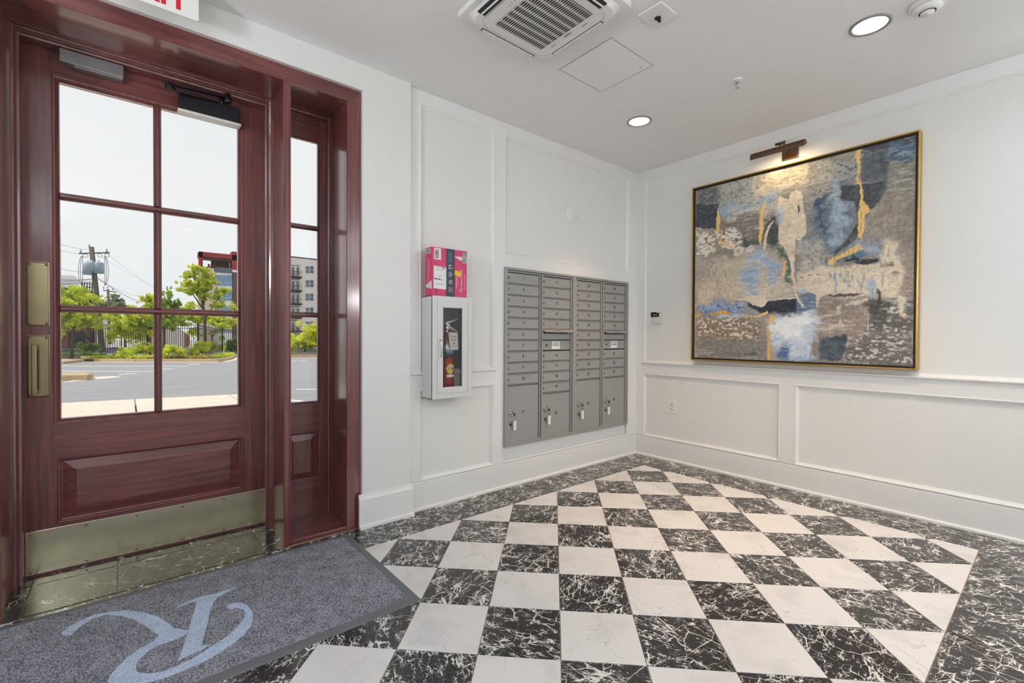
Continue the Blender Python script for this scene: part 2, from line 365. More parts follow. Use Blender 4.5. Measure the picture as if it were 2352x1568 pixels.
# east wall: top rail, stiles, chair rail, lower panels
board('rail', YS, 2.83, 2.775, H - .001, Te, wall_e); board('stile', 2.745, 2.83, .2, 2.775, Te, wall_e)
board('rail', YS, 2.745, .832, .942, Te, wall_e); board('stile', 1.357, 1.465, .2, .832, Te, wall_e)
board('stile', -1.75, -1.65, .2, .832, Te, wall_e)
mould((YS + .1, 2.745, .942, 2.775), Te, wall_e)
for a in ((1.465, 2.745), (-1.65, 1.357), (YS + .1, -1.75)): mould((a[0], a[1], .2, .832), Te, wall_e)
nose(Te, YS, 2.76, .942, wall_e)
# baseboards
def baseboard(name, u0, u1, T, d=.018, cap=.0):
    pr = [(0, 0), (d + .014, 0), (d + .014, .014), (d + .009, .021), (d, .023), (d, .188), (d - .002, .194), (d * .35, .202), (0, .204)]
    b = MB(); n = len(pr)
    b.add([T(u, v, dd) for u in (u0, u1) for dd, v in pr], [(i, (i + 1) % n, n + (i + 1) % n, n + i) for i in range(n)] + [tuple(range(n)), tuple(range(n, 2 * n))])
    return b.build(name, M['trim'], kind='structure')
baseboard('baseboard_north', 1.455, 4.03, Tn); baseboard('baseboard_east', YS, 2.84, Te)
TP = TN(YB)
def pier_base(name, u0, u1):
    pr = [(0, 0), (.032, 0), (.032, .016), (.026, .022), (.018, .024), (.018, .178), (.015, .188), (.008, .196), (.006, .206), (0, .21)]
    b = MB(); n = len(pr)
    b.add([TP(u, v, dd) for u in (u0, u1) for dd, v in pr], [(i, (i + 1) % n, n + (i + 1) % n, n + i) for i in range(n)] + [tuple(range(n)), tuple(range(n, 2 * n))])
    return b.build(name, M['trim'], kind='structure')
pier_base('baseboard_pier', 1.102, 1.472); pier_base('baseboard_west', XW, -.52)

# ------------------------------------------------------------------ marble floor, tile by tile
A = .2217; BX, BY = 1.900, .522
FX0, FX1, FY0, FY1 = -1.30, 3.715, .300, 2.523
def clip(poly, x0, x1, y0, y1):
    for ax, lim, sgn in ((0, x0, 1), (0, x1, -1), (1, y0, 1), (1, y1, -1)):
        out = []
        for i in range(len(poly)):
            p, q = poly[i], poly[(i + 1) % len(poly)]
            a, b = (p[ax] - lim) * sgn, (q[ax] - lim) * sgn
            if a >= 0: out.append(p)
            if (a >= 0) != (b >= 0):
                t = a / (a - b); out.append((p[0] + (q[0] - p[0]) * t, p[1] + (q[1] - p[1]) * t))
        poly = out
        if not poly: return []
    return poly
def poly_area(p): return abs(sum(p[i][0] * p[(i + 1) % len(p)][1] - p[(i + 1) % len(p)][0] * p[i][1] for i in range(len(p)))) / 2
def tile_mesh(poly, name='tile'):
    """slab with eased edges, local to its centre; top at z=0"""
    c = (sum(p[0] for p in poly) / len(poly), sum(p[1] for p in poly) / len(poly)); n = len(poly)
    def ins(k): return [(c[0] + (p[0] - c[0]) * k - c[0], c[1] + (p[1] - c[1]) * k - c[1]) for p in poly]
    sz = math.sqrt(poly_area(poly)); a = ins(1); b = ins(1 - .004 / sz)
    vs_ = [(x, y, -.008) for x, y in a] + [(x, y, -.0012) for x, y in a] + [(x, y, 0) for x, y in b]
    fs = [(i + k * n, (i + 1) % n + k * n, (i + 1) % n + (k + 1) * n, i + (k + 1) * n) for k in (0, 1) for i in range(n)] + [tuple(range(2 * n, 3 * n))]
    me = bpy.data.meshes.new(name); me.from_pydata(vs_, [], fs); me.update(); return me, c
shared = {}
def put_tile(poly, m):
    if len(poly) < 3 or poly_area(poly) < 2e-4: return
    me, c = tile_mesh(poly)
    key = (m, round(poly_area(poly), 5), len(poly)) if len(poly) == 4 and abs(poly_area(poly) - FULL) < 1e-5 else None
    if key in shared: me = shared[key]
    else:
        me.materials.append(M[m])
        if key: shared[key] = me
    o = bpy.data.objects.new('tile', me); C.objects.link(o); o.parent = fl; o.location = (c[0], c[1], 0)
g = .0022
FULL = 2 * (A - g) ** 2
def lattice(x0, x1, y0, y1, fn):
    for mI in range(-30, 30):
        for nI in range(-30, 30):
            if (mI + nI) % 2 == 0: continue        # vertices sit on even sums, tile centres on odd ones
            cx, cy = BX + A * mI, BY + A * nI
            if cx < x0 - A or cx > x1 + A or cy < y0 - A or cy > y1 + A: continue
            k = A - g
            p = clip([(cx - k, cy), (cx, cy - k), (cx + k, cy), (cx, cy + k)], x0 + g, x1 - g, y0 + g, y1 - g)
            if len(p) > 2: fn(p, 'white_marble' if mI % 2 == 0 else 'black_marble')
lattice(FX0, FX1, FY0, FY1, put_tile)
def rect_tile(x0, x1, y0, y1, m='black_marble'):
    q = .0016; put_tile([(x0 + q, y0 + q), (x1 - q, y0 + q), (x1 - q, y1 - q), (x0 + q, y1 - q)], m)
xs = [XW + .0] + [.921 + .308 * k for k in range(-8, 9)] + [FX1]
xs = [x for x in xs if XW <= x <= FX1]; xs[-2] = xs[-2] if FX1 - xs[-2] > .1 else xs[-2]
for a, b in zip(xs, xs[1:]): rect_tile(a, b, FY1, 2.845 if a >= 1.45 else 2.805)
ys = [.300, .623, .936, 1.262, 1.575, 1.885, 2.19, FY1]
for a, b in zip(ys, ys[1:]): rect_tile(FX1, 4.045, a, b)
rect_tile(FX1, 4.045, FY1, 2.845)
for a, b in ((2.57, 4.045), (1.14, 2.57), (-.29, 1.14), (XW, -.29)): rect_tile(a, b, -.31, .300)
txs = [-.412, -.351, -.038, .274, .587, .70]
for a, b in zip(txs, txs[1:]): rect_tile(a, b, 2.812, 3.141, 'black_marble_sparse'); rect_tile(a, b, 3.141, 3.29, 'black_marble_sparse')
for a, b in zip([XW, -1.3], [-1.3, -1.0]): pass
for y0 in np.arange(.3, 2.5, .3175): rect_tile(XW, FX0, y0, min(y0 + .3175, FY1))
for a, b in zip(np.arange(-.31, YS, -.62), list(np.arange(-.93, YS, -.62)) + [YS]): rect_tile(FX1, 4.045, b, a); rect_tile(XW, -1.3, b, a)
back = {'white_marble': MB(), 'black_marble': MB()}
lattice(-1.3, FX1, YS + .1, -.31, lambda p, m: back[m].prism(p, TF(0), -.006, 0))
for m in back: back[m].build('rear_tiling', M[m], fl, kind='stuff')

# ------------------------------------------------------------------ door frame (trim_1), door_1, sidelight window_1
tr = empty('trim_1', (.3, 2.83, 0), kind='structure')
CASE = 2.825
def case(poly, name, m): MB().prism(poly, TN(2.85), 0, .025).build(name, M[m], tr, bevel=.002)
case([(-.505, 2.713), (1.125, 2.713), (1.043, 2.630), (-.42, 2.630)], 'head_casing', 'wood_h')
case([(1.043, -.002), (1.125, -.002), (1.125, 2.713), (1.043, 2.630)], 'side_casing', 'wood_v')
case([(-.505, -.002), (-.42, -.002), (-.42, 2.630), (-.505, 2.713)], 'side_casing', 'wood_v')
MB().prism([(.684, 0), (.717, 0), (.717, 2.632), (.684, 2.632)], TN(2.85), 0, .022).build('mullion_face', M['wood_v'], tr, bevel=.002)
def jamb(name, b, m='gloss_v'): box(name, M[m], b, tr)
jamb('jamb', (-.44, -.413, 2.846, 3.41, 0, 2.66)); jamb('jamb', (.690, .711, 2.838, 3.41, 0, 2.64)); jamb('jamb', (1.047, 1.09, 2.846, 3.41, 0, 2.66))
jamb('head_jamb', (-.44, .690, 2.846, 3.41, 2.642, 2.70), 'gloss_h'); jamb('head_jamb', (.711, 1.09, 2.846, 3.41, 2.642, 2.70), 'gloss_h')
BEAD = [(0, .0), (0, .012), (.003, .0155), (.007, .0155), (.010, .012), (.010, 0)]
MB().mitre((-.413, .690, -.2, 2.642), [(0, -.03), (0, .022), (.003, .026), (.008, .026), (.010, .020), (.010, -.03)], TN(2.85)).build('inner_bead', M['wood_v'], tr)
MB().mitre((.711, 1.047, -.2, 2.642), [(0, -.03), (0, .022), (.003, .026), (.008, .026), (.010, .020), (.010, -.03)], TN(2.85)).build('inner_bead', M['wood_v'], tr)
STOP = [(0, .12), (.006, .12), (.006, .105), (.014, .10), (.014, .088), (.020, .082), (.020, .066), (.028, .062), (.028, .0), (0, 0)]
MB().mitre((-.413, .690, -.2, 2.642), STOP, TN(3.245)).build('door_stop', M['gloss_v'], tr)
MB().mitre((.711, 1.047, -.2, 2.642), [(0, .07), (.008, .07), (.010, .055), (.020, .05), (.020, 0), (0, 0)], TN(3.19)).build('door_stop', M['wood_v'], tr)
box('window_board', M['wood_h'], (.711, 1.047, 2.832, 3.2, 0, .022), tr, bevel=.003)

dr = empty('door_1', (.14, YD, 0), kind='structure')
D0, D1 = YD, YD + .045
GX0, GX1, GZ0, GZ1 = -.255, .530, .770, 2.468      # glazed opening
def part(name, m, b, parent, **kw): return MB().box(*b).build(name, M[m], parent, **kw)
part('stile', 'wood_v', (-.405, -.2825, D0, D1, .001, 2.635), dr); part('stile', 'wood_v', (.5555, .688, D0, D1, .001, 2.635), dr)
box('panel_backing', M['wood_h'], (-.285, .558, D0 + .022, D1 - .004, .24, .58), dr)
MB().box(-.2825, -.268, D0 + .0005, D0 + .03, .243, .575).box(.551, .5555, D0 + .0005, D0 + .03, .243, .575).build('panel_fillet', M['wood_v'], dr)
part('rail', 'wood_h', (-.283, .556, D0, D1, 2.495, 2.635), dr); part('rail', 'wood_h', (-.283, .556, D0, D1, .575, .745), dr); part('rail', 'wood_h', (-.283, .556, D0, D1, .001, .243), dr)
# glazing bead round the glass and the muntins
MB().mitre((-.283, .556, .743, 2.497), [(0, -.045), (0, 0.0), (.004, -.004), (.012, -.005), (.018, -.010), (.026, -.019), (.028, -.045)], TN(YD)).build('glazing_bead', M['wood_v'], dr)
for z in (1.330, 1.899):
    b = MB()
    pr = [(-.018, -.022), (-.010, -.010), (-.006, -.006), (.006, -.006), (.010, -.010), (.018, -.022), (.018, -.04), (-.018, -.04)]; n = len(pr)
    b.add([(x, YD - dd, z + v) for x in (GX0, GX1) for v, dd in pr], [(i, (i + 1) % n, n + (i + 1) % n, n + i) for i in range(n)] + [tuple(range(n)), tuple(range(n, 2 * n))])
    b.build('muntin', M['wood_h'], dr)
for z0, z1 in ((GZ0, 1.314), (1.347, 1.883), (1.916, GZ1)):
    b = MB(); pr = [(-.018, -.022), (-.010, -.010), (-.006, -.006), (.006, -.006), (.010, -.010), (.018, -.022), (.018, -.04), (-.018, -.04)]; n = len(pr)
    b.add([(.137 + v, YD - dd, z) for z in (z0, z1) for v, dd in pr], [(i, (i + 1) % n, n + (i + 1) % n, n + i) for i in range(n)] + [tuple(range(n)), tuple(range(n, 2 * n))])
    b.build('muntin', M['wood_v'], dr)
for z0, z1 in ((GZ0, 1.316), (1.345, 1.885), (1.914, GZ1)):
    for x0, x1 in ((GX0, .121), (.153, GX1)):
        part('glass_pane', 'glass', (x0 - .002, x1 + .002, YD + .024, YD + .030, z0 - .002, z1 + .002), dr)
# raised panel with its moulding
def raised(rect, fld, parent, Y, m='wood_h'):
    u0, u1, v0, v1 = rect
    MB().mitre(rect, [(0, .000), (.004, .004), (.010, .003), (.014, -.006), (.020, -.010), (.020, -.03)], TN(Y)).build('panel_moulding', M['wood_h'], parent)
    i = .022
    MB().mitre((u0 + i - .004, u1 - i + .004, v0 + i - .004, v1 - i + .004), [(0, -.03), (0, -.016), (fld, -.003), (fld + .001, -.0015)], TN(Y), close=True).build('raised_panel', M[m], parent)
raised((-.27, .553, .243, .575), .052, dr, YD)
# brass furniture
kp = MB().prism([(-.383, .012), (.668, .012), (.668, .226), (-.383, .226)], TN(YD), .0003, .003).build('kick_plate', M['kick'], dr, bevel=.0008)
sc_m = MB().lathe([(.006, 0), (.006, .001), (.004, .0025), (0, .003)], (0, 0, 0), '-y', 12).build('screw', M['brass'], kp, org=(0, 0, 0))
first = True
for x in np.linspace(-.366, .652, 6):
    for z in (.026, .212):
        if first: sc_m.location = Vector((x, YD - .003, z)) - ORG['kick_plate']; ORG[sc_m.name] = Vector((x, YD - .003, z)); first = False
        else: dup(sc_m, (x, YD - .003, z), kp)
def plate(z0, z1, name):
    p = MB(); p.prism([(-.371, z0), (-.295, z0), (-.295, z1), (-.371, z1)], TN(YD), .0003, .004)
    p.mitre((-.373, -.293, z0 - .002, z1 + .002), [(0, 0), (0, .0055), (.003, .0065), (.005, .004)], TN(YD))
    k = int((z1 - z0) / .006)
    for i in range(k): p.box(-.2955, -.2925, YD - .0078, YD - .004, z0 + i * .006 + .001, z0 + i * .006 + .004)
    for i in range(12): p.box(-.370 + i * .0063, -.367 + i * .0063, YD - .0078, YD - .004, z1 - .001, z1 + .002)
    o = p.build(name, M['brass'], dr)
    for x in (-.363, -.303):
        for z in (z0 + .010, z1 - .010): dup(sc_m, (x, YD - .004, z), o)
    return o
plate(1.243, 1.553, 'push_plate'); pp = plate(.890, 1.192, 'pull_plate')
hb = MB(); hb.box(-.352, -.334, 3.188, 3.212, .905, 1.148); hb.box(-.352, -.334, 3.20, YD - .003, .905, .925); hb.box(-.352, -.334, 3.20, YD - .003, 1.128, 1.148); hb.build('pull_handle', M['brass'], pp, bevel=.003)
# closer with its folded arm, and the aluminium lock housing
cl = MB().box(.231, .529, 3.192, 3.249, 2.462, 2.558).build('door_closer', M['darkmetal'], dr, bevel=.006)
box('closer_strip', M['white'], (.225, .535, 3.188, 3.249, 2.452, 2.468), cl, bevel=.004)
ca = MB(); ca.lathe([(.019, 0), (.021, .006), (.021, .03), (.014, .034)], (.185, 3.14, 2.535), 'z', 18); ca.lathe([(.016, 0), (.018, .004), (.018, .05)], (.462, 3.17, 2.56), 'z', 18)
ca.add([(.19, 3.15, 2.556), (.19, 3.132, 2.556), (.462, 3.158, 2.590), (.462, 3.182, 2.590), (.19, 3.15, 2.566), (.19, 3.132, 2.566), (.462, 3.158, 2.606), (.462, 3.182, 2.606)], [(0, 1, 2, 3), (4, 5, 6, 7), (0, 1, 5, 4), (1, 2, 6, 5), (2, 3, 7, 6), (3, 0, 4, 7)])
ca.tube([(.195, 3.145, 2.545), (.44, 3.215, 2.562)], .007, 8); ca.tube([(.44, 3.215, 2.553), (.44, 3.215, 2.60)], .013, 12)
ca.build('closer_arm', M['darkmetal'], cl)
mg = MB().box(-.250, -.006, 3.19, 3.249, 2.548, 2.612).build('lock_housing', M['alu'], dr, bevel=.003)
box('armature', M['alu'], (-.196, -.010, 3.20, 3.248, 2.538, 2.548), mg)
for x in (-.240, -.016): MB().lathe([(.003, 0), (.003, .001), (0, .0015)], (x, 3.19, 2.556), '-y', 10).build('screw', M['chrome'], mg)

wi = empty('window_1', (.88, 3.17, 0), kind='structure')
S0 = 3.17
def spart(name, m, b): return MB().box(*b).build(name, M[m], wi)
spart('stile', 'wood_v', (.731, .760, S0, 3.21, .022, 2.622)); spart('stile', 'wood_v', (.985, 1.027, S0, 3.21, .022, 2.622))
spart('rail', 'wood_h', (.76, .985, S0, 3.21, 2.478, 2.622)); spart('rail', 'wood_h', (.76, .985, S0, 3.21, .575, .755)); spart('rail', 'wood_h', (.76, .985, S0, 3.21, .022, .245))
MB().mitre((.760, .989, .753, 2.480), [(0, -.03), (0, 0), (.006, -.004), (.012, -.012), (.014, -.03)], TN(S0)).build('glazing_bead', M['wood_v'], wi)
for z in (1.334, 1.906):
    b = MB(); pr = [(-.016, -.018), (-.006, -.004), (.006, -.004), (.016, -.018), (.016, -.03), (-.016, -.03)]; n = len(pr)
    b.add([(x, S0 - dd, z + v) for x in (.772, .977) for v, dd in pr], [(i, (i + 1) % n, n + (i + 1) % n, n + i) for i in range(n)] + [tuple(range(n)), tuple(range(n, 2 * n))]); b.build('muntin', M['wood_h'], wi)
for z0, z1 in ((.765, 1.32), (1.348, 1.892), (1.92, 2.468)): spart('glass_pane', 'glass', (.772, .977, S0 + .018, S0 + .024, z0, z1))
box('panel_backing', M['wood_v'], (.752, .99, S0 + .02, S0 + .035, .24, .58), wi)
raised((.762, .989, .245, .575), .042, wi, S0, 'wood_v')
# ------------------------------------------------------------------ mailbox units
YF = 2.815                                        # front of the units
TM = TN(YF)
PITCH = .0898; ZT = 1.705
def mailbox_unit(name, x0, x1, cols, label):
    u = empty(name, ((x0 + x1) / 2, YF, .328), label, 'mailbox', 'mailbox units set in the wall')
    b = MB().mitre((x0, x1, .328, 1.744), [(0, -.03), (0, .006), (.003, .008), (.018, .008), (.020, .001), (.022, -.008), (.024, -.012)], TM)
    b.prism([(x0 + .01, .338), (x1 - .01, .338), (x1 - .01, 1.734), (x0 + .01, 1.734)], TM, -.40, -.012)
    b.build('cabinet_frame', M['mail'], u)
    proto = None
    for ci, (c0, c1, rows, nums, pz, ppart) in enumerate(cols):
        # upright frame round the column
        MB().mitre((c0 - .012, c1 + .012, .346, 1.720), [(0, -.012), (0, .001), (.003, .003), (.010, .003), (.012, -.004)], TM).build('column_frame', M['mail'], u)
        MB().prism([(c0 - .002, .346), (c1 + .002, .346), (c1 + .002, 1.712), (c0 - .002, 1.712)], TM, -.0118, -.0095).build('door_gap_shade', M['ink'], u)  # black sheet stands in for the shadow in the gaps round the doors
        wd = c1 - c0
        for k, n_ in zip(rows, nums):
            zt = ZT - PITCH * k; zb = zt - PITCH + .006; cz = (zt + zb) / 2
            if proto is None or proto[1] != round(wd, 3):
                dm = MB(); dm.mitre((-wd / 2 + .002, wd / 2 - .002, -(zt - zb) / 2 + .002, (zt - zb) / 2 - .002), [(0, -.012), (0, -.0075), (.0015, -.006), (.003, -.006)], lambda a, c, e: (a, -e, c), close=True)
                dm.box(-wd / 2, wd / 2, -.001, .010, -(zt - zb) / 2 - .0055, -(zt - zb) / 2 - .0015)
                mbd = dm.build('mailbox_door', M['mail'], u, org=(0, 0, 0))
                mbd.location = Vector(((c0 + c1) / 2, YF, cz)) - ORG[u.name]; ORG[mbd.name] = Vector(((c0 + c1) / 2, YF, cz))
                lk = MB().lathe([(.0105, 0), (.0105, .002), (.008, .0045), (.0045, .005), (.0045, .003), (0, .003)], (0, 0, 0), '-y', 16).build('lock', M['brass'], mbd, org=(0, 0, 0))
                lp = Vector((c0 + .016, YF + .006, cz - .001)); lk.location = lp - ORG[mbd.name]; ORG[lk.name] = lp
                proto = (mbd, round(wd, 3)); cur = mbd
            else:
                src = proto[0]
                cur = src.copy(); C.objects.link(cur); cur.parent = u; p = Vector(((c0 + c1) / 2, YF, cz)); cur.location = p - ORG[u.name]; ORG[cur.name] = p
                for ch in [c for c in src.children if c.name.startswith('lock')]:
                    l2 = ch.copy(); C.objects.link(l2); l2.parent = cur
            text(str(n_), .035, lambda a, c, e: ((c0 + c1) / 2 + a, YF + .0057 - e, cz + .002 + c), M['ink'], cur, 'number', sx=.85, bold=.0004)
        # parcel locker
        pt, pb, lockx, numx, numz = pz, .352, c0 + .045, (c0 + c1) / 2 + .0, .585
        pd = MB().mitre((c0 + .002, c1 - .002, pb + .002, pt - .001), [(0, -.012), (0, -.0075), (.0015, -.006), (.003, -.006)], TM, close=True).build('parcel_door', M['mail'], u)
        lk = MB().lathe([(.029, 0), (.029, .003), (.026, .005), (.017, .005), (.016, .003), (.012, .003), (.011, .009), (0, .010)], (lockx, YF + .006, .588), '-y', 26).build('key_lock', M['alu'], pd)
        MB().lathe([(.010, 0), (.010, .0018), (.004, .0025), (0, .001)], (lockx - .006, YF + .006, .497), '-y', 14).build('small_lock', M['darkmetal'], pd)
        text(ppart[0], .040, lambda a, c, e: (numx + a + .0, YF + .0057 - e, ppart[1] + c), M['ink'], pd, 'number', sx=.85)
    return u
U1 = mailbox_unit('mailbox_unit', 2.277, 3.0685, [
    (2.303, 2.647, range(10), range(1, 11), .803, ('1P', .584)),
    (2.685, 3.027, [0, 1, 2, 3, 4, 7, 8, 9, 10], range(11, 20), .713, ('2P', .535))],
    'grey metal mailbox unit with doors 1 to 19, nearer the extinguisher')
U2 = mailbox_unit('mailbox_unit', 3.0695, 3.863, [
    (3.107, 3.444, range(10), range(20, 30), .803, ('3P', .581)),
    (3.485, 3.823, [0, 1, 2, 3, 4, 7, 8, 9], range(30, 38), .803, ('4P', .587))],
    'grey metal mailbox unit with doors 20 to 37, beside the room corner')
for u, c0, c1 in ((U1, 2.685, 3.027), (U2, 3.485, 3.823)):
    zt = ZT - PITCH * 5; zb = zt - PITCH + .006
    od = MB().mitre((c0 + .002, c1 - .002, zb + .001, zt - .001), [(0, -.012), (0, -.0075), (.0015, -.006), (.003, -.006)], TM, close=True).build('outgoing_mail_door', M['mail'], u)
    fp = MB(); fp.add([(c0 - .001, YF - .001, zt + .003), (c1 + .006, YF - .001, zt + .003), (c1 + .006, YF - .040, zt - .018), (c0 - .001, YF - .040, zt - .018),
                       (c0 - .001, YF + .004, zt - .001), (c1 + .006, YF + .004, zt - .001), (c1 + .006, YF - .038, zt - .022), (c0 - .001, YF - .038, zt - .022)],
                      [(0, 1, 2, 3), (4, 5, 6, 7), (0, 1, 5, 4), (1, 2, 6, 5), (2, 3, 7, 6), (3, 0, 4, 7)])
    fpo = fp.build('slot_flap', M['mail'], od)
    text('OUTGOING MAIL', .012, lambda a, c, e: ((c0 + c1) / 2 + a, YF - .02 + c * .9 - 0, zt - .0065 + c * .47 + e + .0008), M['ink'], od, 'lettering')
    box('mail_slot', M['black'], (c0 + .02, c1 - .03, YF + .003, YF + .0065, zt - .031, zt - .012), od)
    zt2 = zt - PITCH; zb2 = zt2 - PITCH + .006
    sd2 = MB().mitre((c0 + .002, c1 - .002, zb2 + .002, zt2 - .001), [(0, -.012), (0, -.0075), (.0015, -.006), (.003, -.006)], TM, close=True).build('service_door', M['mail'], u)
    box('notice_sticker', M['label'], (c0 + .115, c0 + .213, YF + .0045, YF + .0058, zb2 + .010, zt2 - .008), sd2)
    text('U.S. MAIL', .017, lambda a, c, e: (c0 + .164 + a, YF + .004 - e, zt2 - .021 + c), M['ink'], sd2, 'lettering')
    text('TAMPERING WITH MAIL\nIS A FEDERAL OFFENSE', .0075, lambda a, c, e: (c0 + .164 + a, YF + .004 - e, zt2 - .042 + c), M['ink'], sd2, 'lettering')
    MB().lathe([(.009, 0), (.009, .001), (.003, .0015), (0, -.001)], (c0 + .052, YF + .006, (zt2 + zb2) / 2), '-y', 14).build('keyhole', M['darkmetal'], sd2)
    for x in (c0 + .014, c0 + .09, c1 - .03):
        for z in (zb2 + .012, zt2 - .012): MB().lathe([(.003, 0), (.003, .001), (0, .0015)], (x, YF + .006, z), '-y', 8).build('rivet', M['alu'], sd2)
# keys hanging in the four parcel locks
for lx, nb, ln in ((2.348, '1P', 'white key tag hanging from the lock of parcel door 1P'), (2.730, '2P', 'white key tag hanging from the lock of parcel door 2P'),
                   (3.152, '3P', 'white key tag hanging from the lock of parcel door 3P'), (3.530, '4P', 'white key tag hanging from the lock of parcel door 4P')):
    kt = empty('key_with_tag', (lx + .012, YF - .02, .46), ln, 'key', 'tagged keys in the parcel locks')
    k = MB(); k.box(lx - .0035, lx + .0035, YF - .030, YF - .0075, .5865, .5895); k.lathe([(.012, -.001), (.012, .001)], (lx + .003, YF - .032, .581), 'x', 16); k.build('key', M['brass'], kt)
    rg = MB(); rg.tube([(lx + .008 + .010 * math.cos(a), YF - .030, .562 + .010 * math.sin(a)) for a in np.linspace(0, 2 * PI, 14)], .0011, 5, cap=False)
    rg.tube([(lx + .012 + .006 * math.cos(a), YF - .028 + .003 * math.sin(a), .543 + .010 * math.sin(a)) for a in np.linspace(0, 2 * PI, 12)], .0011, 5, cap=False); rg.build('split_ring', M['brass'], kt)
    tg = MB(); x0, x1 = lx + .004, lx + .036; z0, z1 = .455, .530
    tg.prism([(x0, z0), (x1, z0), (x1, z1 - .006), (x1 - .008, z1), (x0 + .008, z1), (x0, z1 - .006)], TN(YF - .016), 0, .004); tg.build('tag', M['label'], kt, bevel=.001)

# ------------------------------------------------------------------ extinguisher cabinet, extinguisher, pink box
CX0, CX1, CY0, CZ0, CZ1 = 1.557, 1.874, 2.690, .776, 1.468
ec = empty('extinguisher_cabinet', ((CX0 + CX1) / 2, YM, CZ0), 'white wall cabinet with glass door holding a fire extinguisher', 'cabinet')
b = MB(); t_ = .004
b.box(CX0, CX0 + t_, CY0 + .002, YM - .001, CZ0, CZ1); b.box(CX1 - t_, CX1, CY0 + .002, YM - .001, CZ0, CZ1)
b.box(CX0, CX1, CY0 + .002, YM - .001, CZ0, CZ0 + t_); b.box(CX0, CX1, CY0 + .002, YM - .001, CZ1 - t_, CZ1)
b.box(CX0 + .018, CX0 + .0195, CY0 - .0, CY0 + .02, CZ0 + .01, CZ1 - .01)
b.build('cabinet_box', M['steelwhite'], ec)
lb = MB(); e = .0045
lb.box(CX0 + e, CX1 - e, YM - .006, YM - .003, CZ0 + e, CZ1 - e); lb.box(CX0 + e, CX0 + e + .002, CY0 + .012, YM - .004, CZ0 + e, CZ1 - e); lb.box(CX1 - e - .002, CX1 - e, CY0 + .012, YM - .004, CZ0 + e, CZ1 - e)
lb.box(CX0 + e, CX1 - e, CY0 + .012, YM - .004, CZ0 + e, CZ0 + e + .002); lb.box(CX0 + e, CX1 - e, CY0 + .012, YM - .004, CZ1 - e - .002, CZ1 - e)
lb.build('lining', M['greyin'], ec)
TCb = TN(CY0)
MB().mitre((CX0, CX1, CZ0, CZ1), [(0, -.01), (0, .002), (.002, .004), (.034, .004), (.035, .001), (.036, -.004)], TCb).build('face_frame', M['steelwhite'], ec)
dd = MB().mitre((CX0 + .036, CX1 - .036, CZ0 + .032, CZ1 - .032), [(0, -.004), (.0, .004), (.002, .006), (.018, .007), (.043, .006), (.045, .003), (.045, -.006), (.03, -.006)], TCb).build('cabinet_door', M['steelwhite'], ec)
box('glass_pane', M['glass'], (CX0 + .075, CX1 - .08, CY0 + .001, CY0 + .004, CZ0 + .07, CZ1 - .07), dd)
hb = MB(); hb.tube([(1.612, CY0 - .006, 1.172), (1.612, CY0 - .024, 1.172), (1.612, CY0 - .028, 1.166), (1.612, CY0 - .028, 1.068), (1.612, CY0 - .024, 1.062), (1.612, CY0 - .006, 1.062)], .0042, 8); hb.build('handle', M['chrome'], dd)
ex = empty('fire_extinguisher', (1.722, 2.775, CZ0 + .0065), 'red fire extinguisher with inspection tag inside the white wall cabinet', 'fire extinguisher')
EXX, EXY, ER = 1.722, 2.775, .050
zb = CZ0 + .007
MB().lathe([(.044, 0), (ER, .006), (ER, .36), (.047, .385), (.036, .405), (.022, .415), (.018, .43), (.018, .44)], (EXX, EXY, zb), 'z', 36).build('cylinder', M['red'], ex)
MB().lathe([(ER + .0006, 0), (ER + .0006, .115)], (EXX, EXY, 1.058), 'z', 36).build('instruction_band', M['alu'], ex)
MB().lathe([(ER + .0009, 0), (ER + .0009, .012)], (EXX, EXY, 1.044), 'z', 36).build('black_band', M['black'], ex)
vl = MB(); vl.tube([(EXX, EXY, zb + .43), (EXX, EXY, zb + .475)], .014, 14); vl.box(EXX - .012, EXX + .016, EXY - .012, EXY + .012, zb + .46, zb + .50); vl.build('valve', M['chrome'], ex, bevel=.002)
lv = MB(); lv.add([(EXX - .012, EXY - .010, zb + .498), (EXX - .012, EXY + .010, zb + .498), (EXX + .088, EXY + .006, zb + .535), (EXX + .088, EXY - .006, zb + .535), (EXX - .012, EXY - .010, zb + .512), (EXX - .012, EXY + .010, zb + .512), (EXX + .088, EXY + .006, zb + .541), (EXX + .088, EXY - .006, zb + .541)],
    [(0, 1, 2, 3), (4, 5, 6, 7), (0, 1, 5, 4), (1, 2, 6, 5), (2, 3, 7, 6), (3, 0, 4, 7)]).build('squeeze_lever', M['silver'], ex)
lv = MB(); lv.add([(EXX + .006, EXY - .011, zb + .478), (EXX + .006, EXY + .011, zb + .478), (EXX + .092, EXY + .008, zb + .435), (EXX + .092, EXY - .008, zb + .435), (EXX + .006, EXY - .011, zb + .494), (EXX + .006, EXY + .011, zb + .494), (EXX + .094, EXY + .008, zb + .444), (EXX + .094, EXY - .008, zb + .444)],
    [(0, 1, 2, 3), (4, 5, 6, 7), (0, 1, 5, 4), (1, 2, 6, 5), (2, 3, 7, 6), (3, 0, 4, 7)]).build('carry_handle', M['silver'], ex)
MB().lathe([(.016, 0), (.018, .004), (.018, .012), (.015, .014), (0, .014)], (EXX - .012, EXY - .014, zb + .475), '-y', 24).build('pressure_gauge', M['red'], ex)
MB().lathe([(.011, 0), (.011, .0006)], (EXX - .012, EXY - .0283, zb + .475), '-y', 20).build('gauge_dial', M['label'], ex)
tg = MB(); pts = [(1.700, 1.224), (1.768, 1.224), (1.774, 1.21), (1.782, 1.104), (1.716, 1.104), (1.702, 1.20)]
tg.prism(pts, TN(EXY - ER - .006), 0, .0012); tgo = tg.build('inspection_tag', M['tagpaper'], ex)
tgT = lambda a, c, e: (1.742 + a, EXY - ER - .0073 - e, c)
